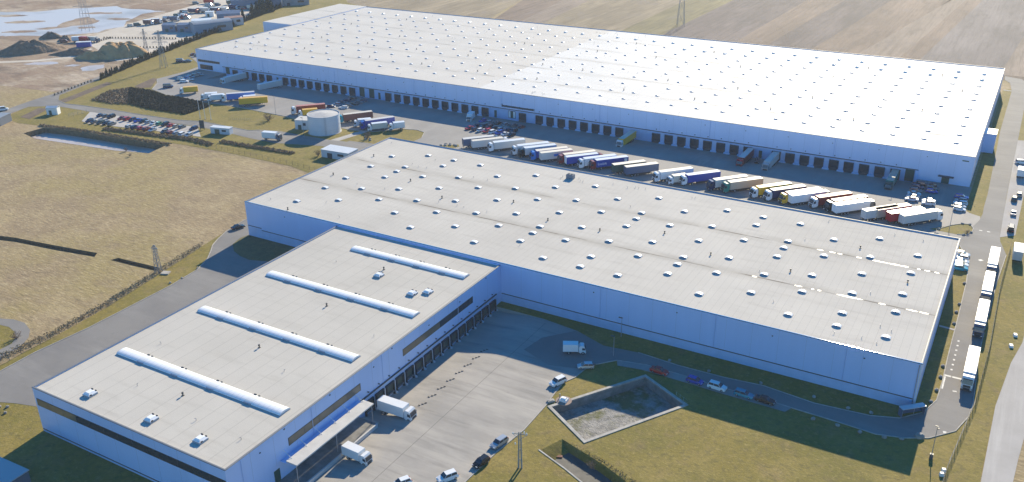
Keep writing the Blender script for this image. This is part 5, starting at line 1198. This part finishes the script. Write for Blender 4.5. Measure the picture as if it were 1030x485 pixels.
boulder(197.0, 107.4, .9, 'dark block beside the tip of the green island')

# ---- things round the basin
t = empty('pump_dome', (134.4, -35.6, .05)); tag(t, 'white rounded pump housing on a round slab at the basin corner', 'housing')
obj('slab', MB().loft([[(1.9 * math.cos(.314 * i), 1.9 * math.sin(.314 * i), z) for i in range(20)] for z in (0, .18)]), mat('brown_slab', (.30, .22, .18), rough=.9), t)
obj('housing', MB().box(-.85, .95, -.75, .75, .18, .75, taper=.05).box(-.65, .75, -.55, .55, .75, 1.05, taper=.18), WHITE, t)
obj('vent_pipe', MB().bar((-1.3, .6, .1), (-1.3, .6, 1.3), .12), STEEL, t)
o = tag(obj('manhole_block', MB().box(-.8, .8, -.5, .5, 0, .45).box(-.5, .5, -.35, .35, .45, .52), CONC, None, (131.9, -37.2, .05), .9), 'small pale concrete block between kerb and basin', 'block')
fence('guard_rail', 'short pale guard rail at the right corner of the basin', [(156.2, -20.6), (159.6, -22.6)], .9, 1.2, mat('pale_green_rail', (.35, .42, .36), rough=.5), 2)
t = empty('inlet_head', (142.0, -52.6, -2.15), .4); tag(t, 'rusty brown inlet head inside the small drain pit', 'inlet')
obj('head', MB().box(-.8, .8, -.5, .5, 0, .9, taper=.15), mat('rust', (.28, .14, .10), rough=.9, var=.4, scale=3), t); obj('pipe', MB().bar((.6, 0, .5), (9.5, -2.2, .45), .12, .12, 6), STEEL, t)
for i, (x, y) in enumerate(((213.4, -22.0), (213.6, -20.4))): tag(obj('marker_stone', MB().box(-.45, .45, -.4, .4, 0, .7, taper=.1), WHITE, None, (x, y, .05), .3), '%s white marker block on the fence line at the bottom right' % ('nearer', 'farther')[i], 'block')
for i, (x, y) in enumerate(((223.0, 47.5), (222.4, 41))): tag(obj('marker_stone', MB().box(-.5, .5, -.7, .7, 0, .6, taper=.12), WHITE, None, (x, y, .05), .2), '%s white block lying beside the gravel road' % ('farther', 'nearer')[i], 'block')

# ---- wheel chocks before the docks of the front building
CH = MB().box(-.26, .26, -.07, .07, 0, .12).box(-.26, -.14, -.07, .2, 0, .12).mesh('wheel_chock'); CH.materials.append(mat('black_rubber', (.06, .06, .06), rough=.8))
for k in range(5, 13):
    for dy in (-.75, 0.0, .7):
        x = 106.2 + (dy * .6); y = -5.2 - 3.9 * k + dy
        zf = 0.08 - 1.25 * (0.5 + 0.5 * math.cos(math.pi * (x - AX1 - 1) / (112 - AX1 - 1)))
        o = obj('wheel_chock', CH, None, None, (x, y, zf + .03), .4 + .3 * dy); tag(o, 'black wheel chock on the yard before the front building docks', 'chock', 'wheel chocks before the docks')

# ================================================================== PLANTS
def leaf_cloud(b, c, rx, ry, rz_, n_, s0, rnd, mi=0):
    for _ in range(n_):
        while True:
            p = Vector((rnd.uniform(-1, 1), rnd.uniform(-1, 1), rnd.uniform(-1, 1)))
            if .25 < p.length < 1: break
        q = Vector((c[0] + p.x * rx, c[1] + p.y * ry, c[2] + p.z * rz_))
        a = Vector((rnd.uniform(-1, 1), rnd.uniform(-1, 1), rnd.uniform(-.6, .6))).normalized(); d = a.orthogonal().normalized()
        d = (Matrix.Rotation(rnd.uniform(0, 6.28), 3, a) @ d); e = a.cross(d); s_ = s0 * rnd.uniform(.6, 1.3)
        k = len(b.v); b.v += [tuple(q - d * s_), tuple(q + e * s_ * .6), tuple(q + d * s_), tuple(q - e * s_ * .6)]; b.q(k, [(0, 1, 2, 3)], mi)
CON = []
for s_ in range(5):
    rnd = random.Random(40 + s_); b = MB()
    for lv in range(6):
        f = lv / 5; leaf_cloud(b, (0, 0, .5 + 2.7 * f), 1.0 * (1 - .75 * f), 1.0 * (1 - .75 * f), .5, int(70 * (1 - .6 * f)), .30, rnd)
    me = b.mesh('crown'); me.materials.append(LEAF)
    tr = MB().bar((0, 0, -.05), (0, 0, 2.6), .11, .03, 6).mesh('trunk'); tr.materials.append(BARK); CON.append((me, tr))
def conifer(x, y, s_, label, group, name='conifer_tree'):
    me, tr = CON[int(abs(x * 13 + y * 7)) % 5]
    t = empty(name, (x, y, .03), x * 3.1); t.scale = (s_, s_, s_ * random.uniform(.85, 1.2)); obj('crown', me, None, t); obj('trunk', tr, None, t); tag(t, label, 'tree', group)
HED = [(-226.7, 116.7), (-241.9, 155.7), (-257.3, 200.7), (-275.8, 261.3), (-298.8, 336)]
rh = random.Random(2)
for p, q in zip(HED, HED[1:]):
    p = Vector(p); q = Vector(q); n_ = int((q - p).length / 1.75)
    for k in range(n_):
        w_ = p.lerp(q, k / n_); conifer(w_.x + rh.uniform(-.4, .4), w_.y + rh.uniform(-.4, .4), rh.uniform(.85, 1.2), 'dark conifer in the long hedge row along the sandy track', 'conifers of the hedge row')
for i, (x, y, s_) in enumerate(((-290, 300.7, 2.4), (-294, 309, 3.0), (-298, 316, 2.6), (-301, 324, 3.2), (-292.5, 318, 2.7), (-306, 336, 3.3), (-311, 340, 2.6), (-289.5, 286, 1.8), (-299, 305, 2.4), (-304, 318, 2.8))):
    conifer(x, y, s_, '%s tall dark conifer of the clump beside the long dark hall' % ORD[i], 'clump of tall conifers')
# bare shrubs
def bare_mesh(seed):
    rnd = random.Random(seed); b = MB()
    for _ in range(16):
        a = rnd.uniform(0, 6.28); e = rnd.uniform(.4, 1.3); L = rnd.uniform(.9, 1.6)
        p = Vector((0, 0, 0)); q = Vector((math.cos(a) * math.cos(e), math.sin(a) * math.cos(e), math.sin(e))) * L
        b.bar(p, q, .035, .015, 4)
        for _2 in range(5):
            f = rnd.uniform(.35, 1); o_ = q * f; d = Vector((rnd.uniform(-1, 1), rnd.uniform(-1, 1), rnd.uniform(0, 1))) * .45; b.bar(o_, o_ + d, .018, .008, 3)
    me = b.mesh('branches'); me.materials.append(TWIG)
    b = MB(); leaf_cloud(b, (0, 0, .75), 1.0, 1.0, .7, 90, .09, rnd); lf = b.mesh('dead_leaves'); lf.materials.append(TWIG); return me, lf
BARE = [bare_mesh(s_) for s_ in range(3)]
for i, (x, y, s_, l) in enumerate(((25.6, -104.2, 1.5, 'bare reddish shrub on the lawn left of the front building'), (-88.5, 101.5, 2.6, 'bare spreading shrub on the lawn left of the tank'), (-30.8, 101.5, 2.0, 'bare shrub among stones right of the tank'), (-34.2, 73.4, 1.9, 'rusty shrub at the left end of the long low shed'), (-4.5, -79.5, 1.5, 'low shrub beside the loop of road at the left'), (-110, 40, 1.2, 'lone small bush in the dry field below the ditch'), (-103, 36, 1.0, 'second small bush in the dry field below the ditch'), (150.5, -54.6, 1.3, 'bushy shrub at the low end of the small drain pit'), (205.5, 113.4, .9, 'small shrub on the green island'))):
    t = empty('bare_shrub', (x, y, .05), x); t.scale = (s_,) * 3; me, lf = BARE[i % 3]; obj('branches', me, None, t); obj('dead_leaves', lf, None, t); tag(t, l, 'shrub')

def inside(p, poly):
    x, y = p; c = False; j = len(poly) - 1
    for i in range(len(poly)):
        xi, yi = poly[i]; xj, yj = poly[j]
        if (yi > y) != (yj > y) and x < (xj - xi) * (y - yi) / (yj - yi) + xi: c = not c
        j = i
    return c
def cover(name, label, cat, poly, n_, s0, hmax, material, seed, clump=None, holes=()):
    rnd = random.Random(seed); b = MB(); xs = [p[0] for p in poly]; ys_ = [p[1] for p in poly]; m_ = 0; cen = []
    for _ in range(clump or 0): cen.append((rnd.uniform(min(xs), max(xs)), rnd.uniform(min(ys_), max(ys_)), rnd.uniform(.4, 1)))
    while m_ < n_:
        x, y = rnd.uniform(min(xs), max(xs)), rnd.uniform(min(ys_), max(ys_))
        if not inside((x, y), poly) or any(inside((x, y), h) for h in holes): continue
        m_ += 1
        z = hmax * rnd.random() ** .6 * (.55 + .45 * math.sin(x * .9 + math.sin(y * .7) * 2) ** 2)
        a = Vector((rnd.uniform(-1, 1), rnd.uniform(-1, 1), rnd.uniform(-.3, .8))).normalized(); d = a.orthogonal().normalized()
        d = Matrix.Rotation(rnd.uniform(0, 6.28), 3, a) @ d; e = a.cross(d); s_ = s0 * rnd.uniform(.6, 1.35)
        q = Vector((x, y, z + .05)); k = len(b.v)
        b.v += [tuple(q - d * s_), tuple(q + e * s_ * .6), tuple(q + d * s_), tuple(q - e * s_ * .6)]; b.q(k, [(0, 1, 2, 3)])
    o = struct(name, b, material, 'stuff'); o['label'] = label; o['category'] = cat; return o
BANK = [(-197.1, 111.7), (-184, 101), (-170.9, 90.5), (-154.6, 89.0), (-131.1, 90.7), (-131.2, 106.4), (-141.0, 109.4), (-159.2, 110.4), (-166.2, 109.4), (-181.7, 112.9)]
cover('shade_bank_shrubs', 'dense dark evergreen shrubs standing in for the shaded bank below the left apron', 'shrubs', BANK, 30000, .32, 1.1, LEAF_D, 1)  # low dark growth stands in for the shade of a slope
cover('dry_scrub', 'brown dry scrub left of the dark shrub bank', 'scrub', [(-194.2, 86.5), (-201.3, 102.6), (-197.1, 111.7), (-171.5, 90.0), (-178.8, 86.3)], 3500, .4, .9, LEAF_B, 2)
cover('reed_hedge', 'brown reed hedge along the lower edge of the left car park', 'reeds', [(-146, 57.5), (-118, 62), (-96, 65.5), (-84, 64), (-84, 61.5), (-97, 62.5), (-118, 59.3), (-145, 55)], 4200, .32, 1.0, LEAF_B, 3)
cover('reed_hedge', 'brown reeds along the far bank of the ditch', 'reeds', [(-178, 47), (-156, 50.5), (-128, 53), (-100, 55.5), (-100, 53.6), (-128, 51), (-156, 48.4), (-176, 45)], 3000, .3, .8, LEAF_B, 4)
cover('reed_hedge', 'strip of brown reeds on the lawn before the road to the tank', 'reeds', [(-84, 66.5), (-45, 69.5), (-45, 72), (-84, 69.5)], 2400, .3, .9, LEAF_B, 5)
cover('field_weeds', 'overgrown weeds along the fence of the dry field', 'weeds', [(2.8, -95), (2.9, -72.5), (1.2, -55.6), (-2.9, -34.5), (-5.2, -23.2), (-7.4, -12.5), (-8.6, -12.5), (-7.2, -24), (-5.0, -35), (-1.3, -56), (.4, -72), (-1, -95)], 2600, .2, .7, LEAF_W, 6)
cover('bramble', 'rough bramble growth around the small drain pit', 'bramble', [(141, -48.2), (152, -51), (161, -54), (170, -60), (158, -64), (151, -56), (153, -53.5)], 1500, .14, .3, LEAF_W, 7, holes=[PIT2])

# ---- the air between: a thin even haze round everything
hz = bpy.data.materials.new('thin_haze'); hz.use_nodes = True
ht = hz.node_tree; ht.nodes.clear()
pv = ht.nodes.new('ShaderNodeVolumePrincipled'); pv.inputs['Color'].default_value = (0.86, 0.91, 1.0, 1); pv.inputs['Density'].default_value = 0.00013
pv.inputs['Anisotropy'].default_value = 0.0
ho = ht.nodes.new('ShaderNodeOutputMaterial'); ht.links.new(pv.outputs[0], ho.inputs['Volume'])
o = obj('haze', MB().box(-4600, 4600, -1600, 5600, -4.5, 121.5), hz); o['kind'] = 'stuff'
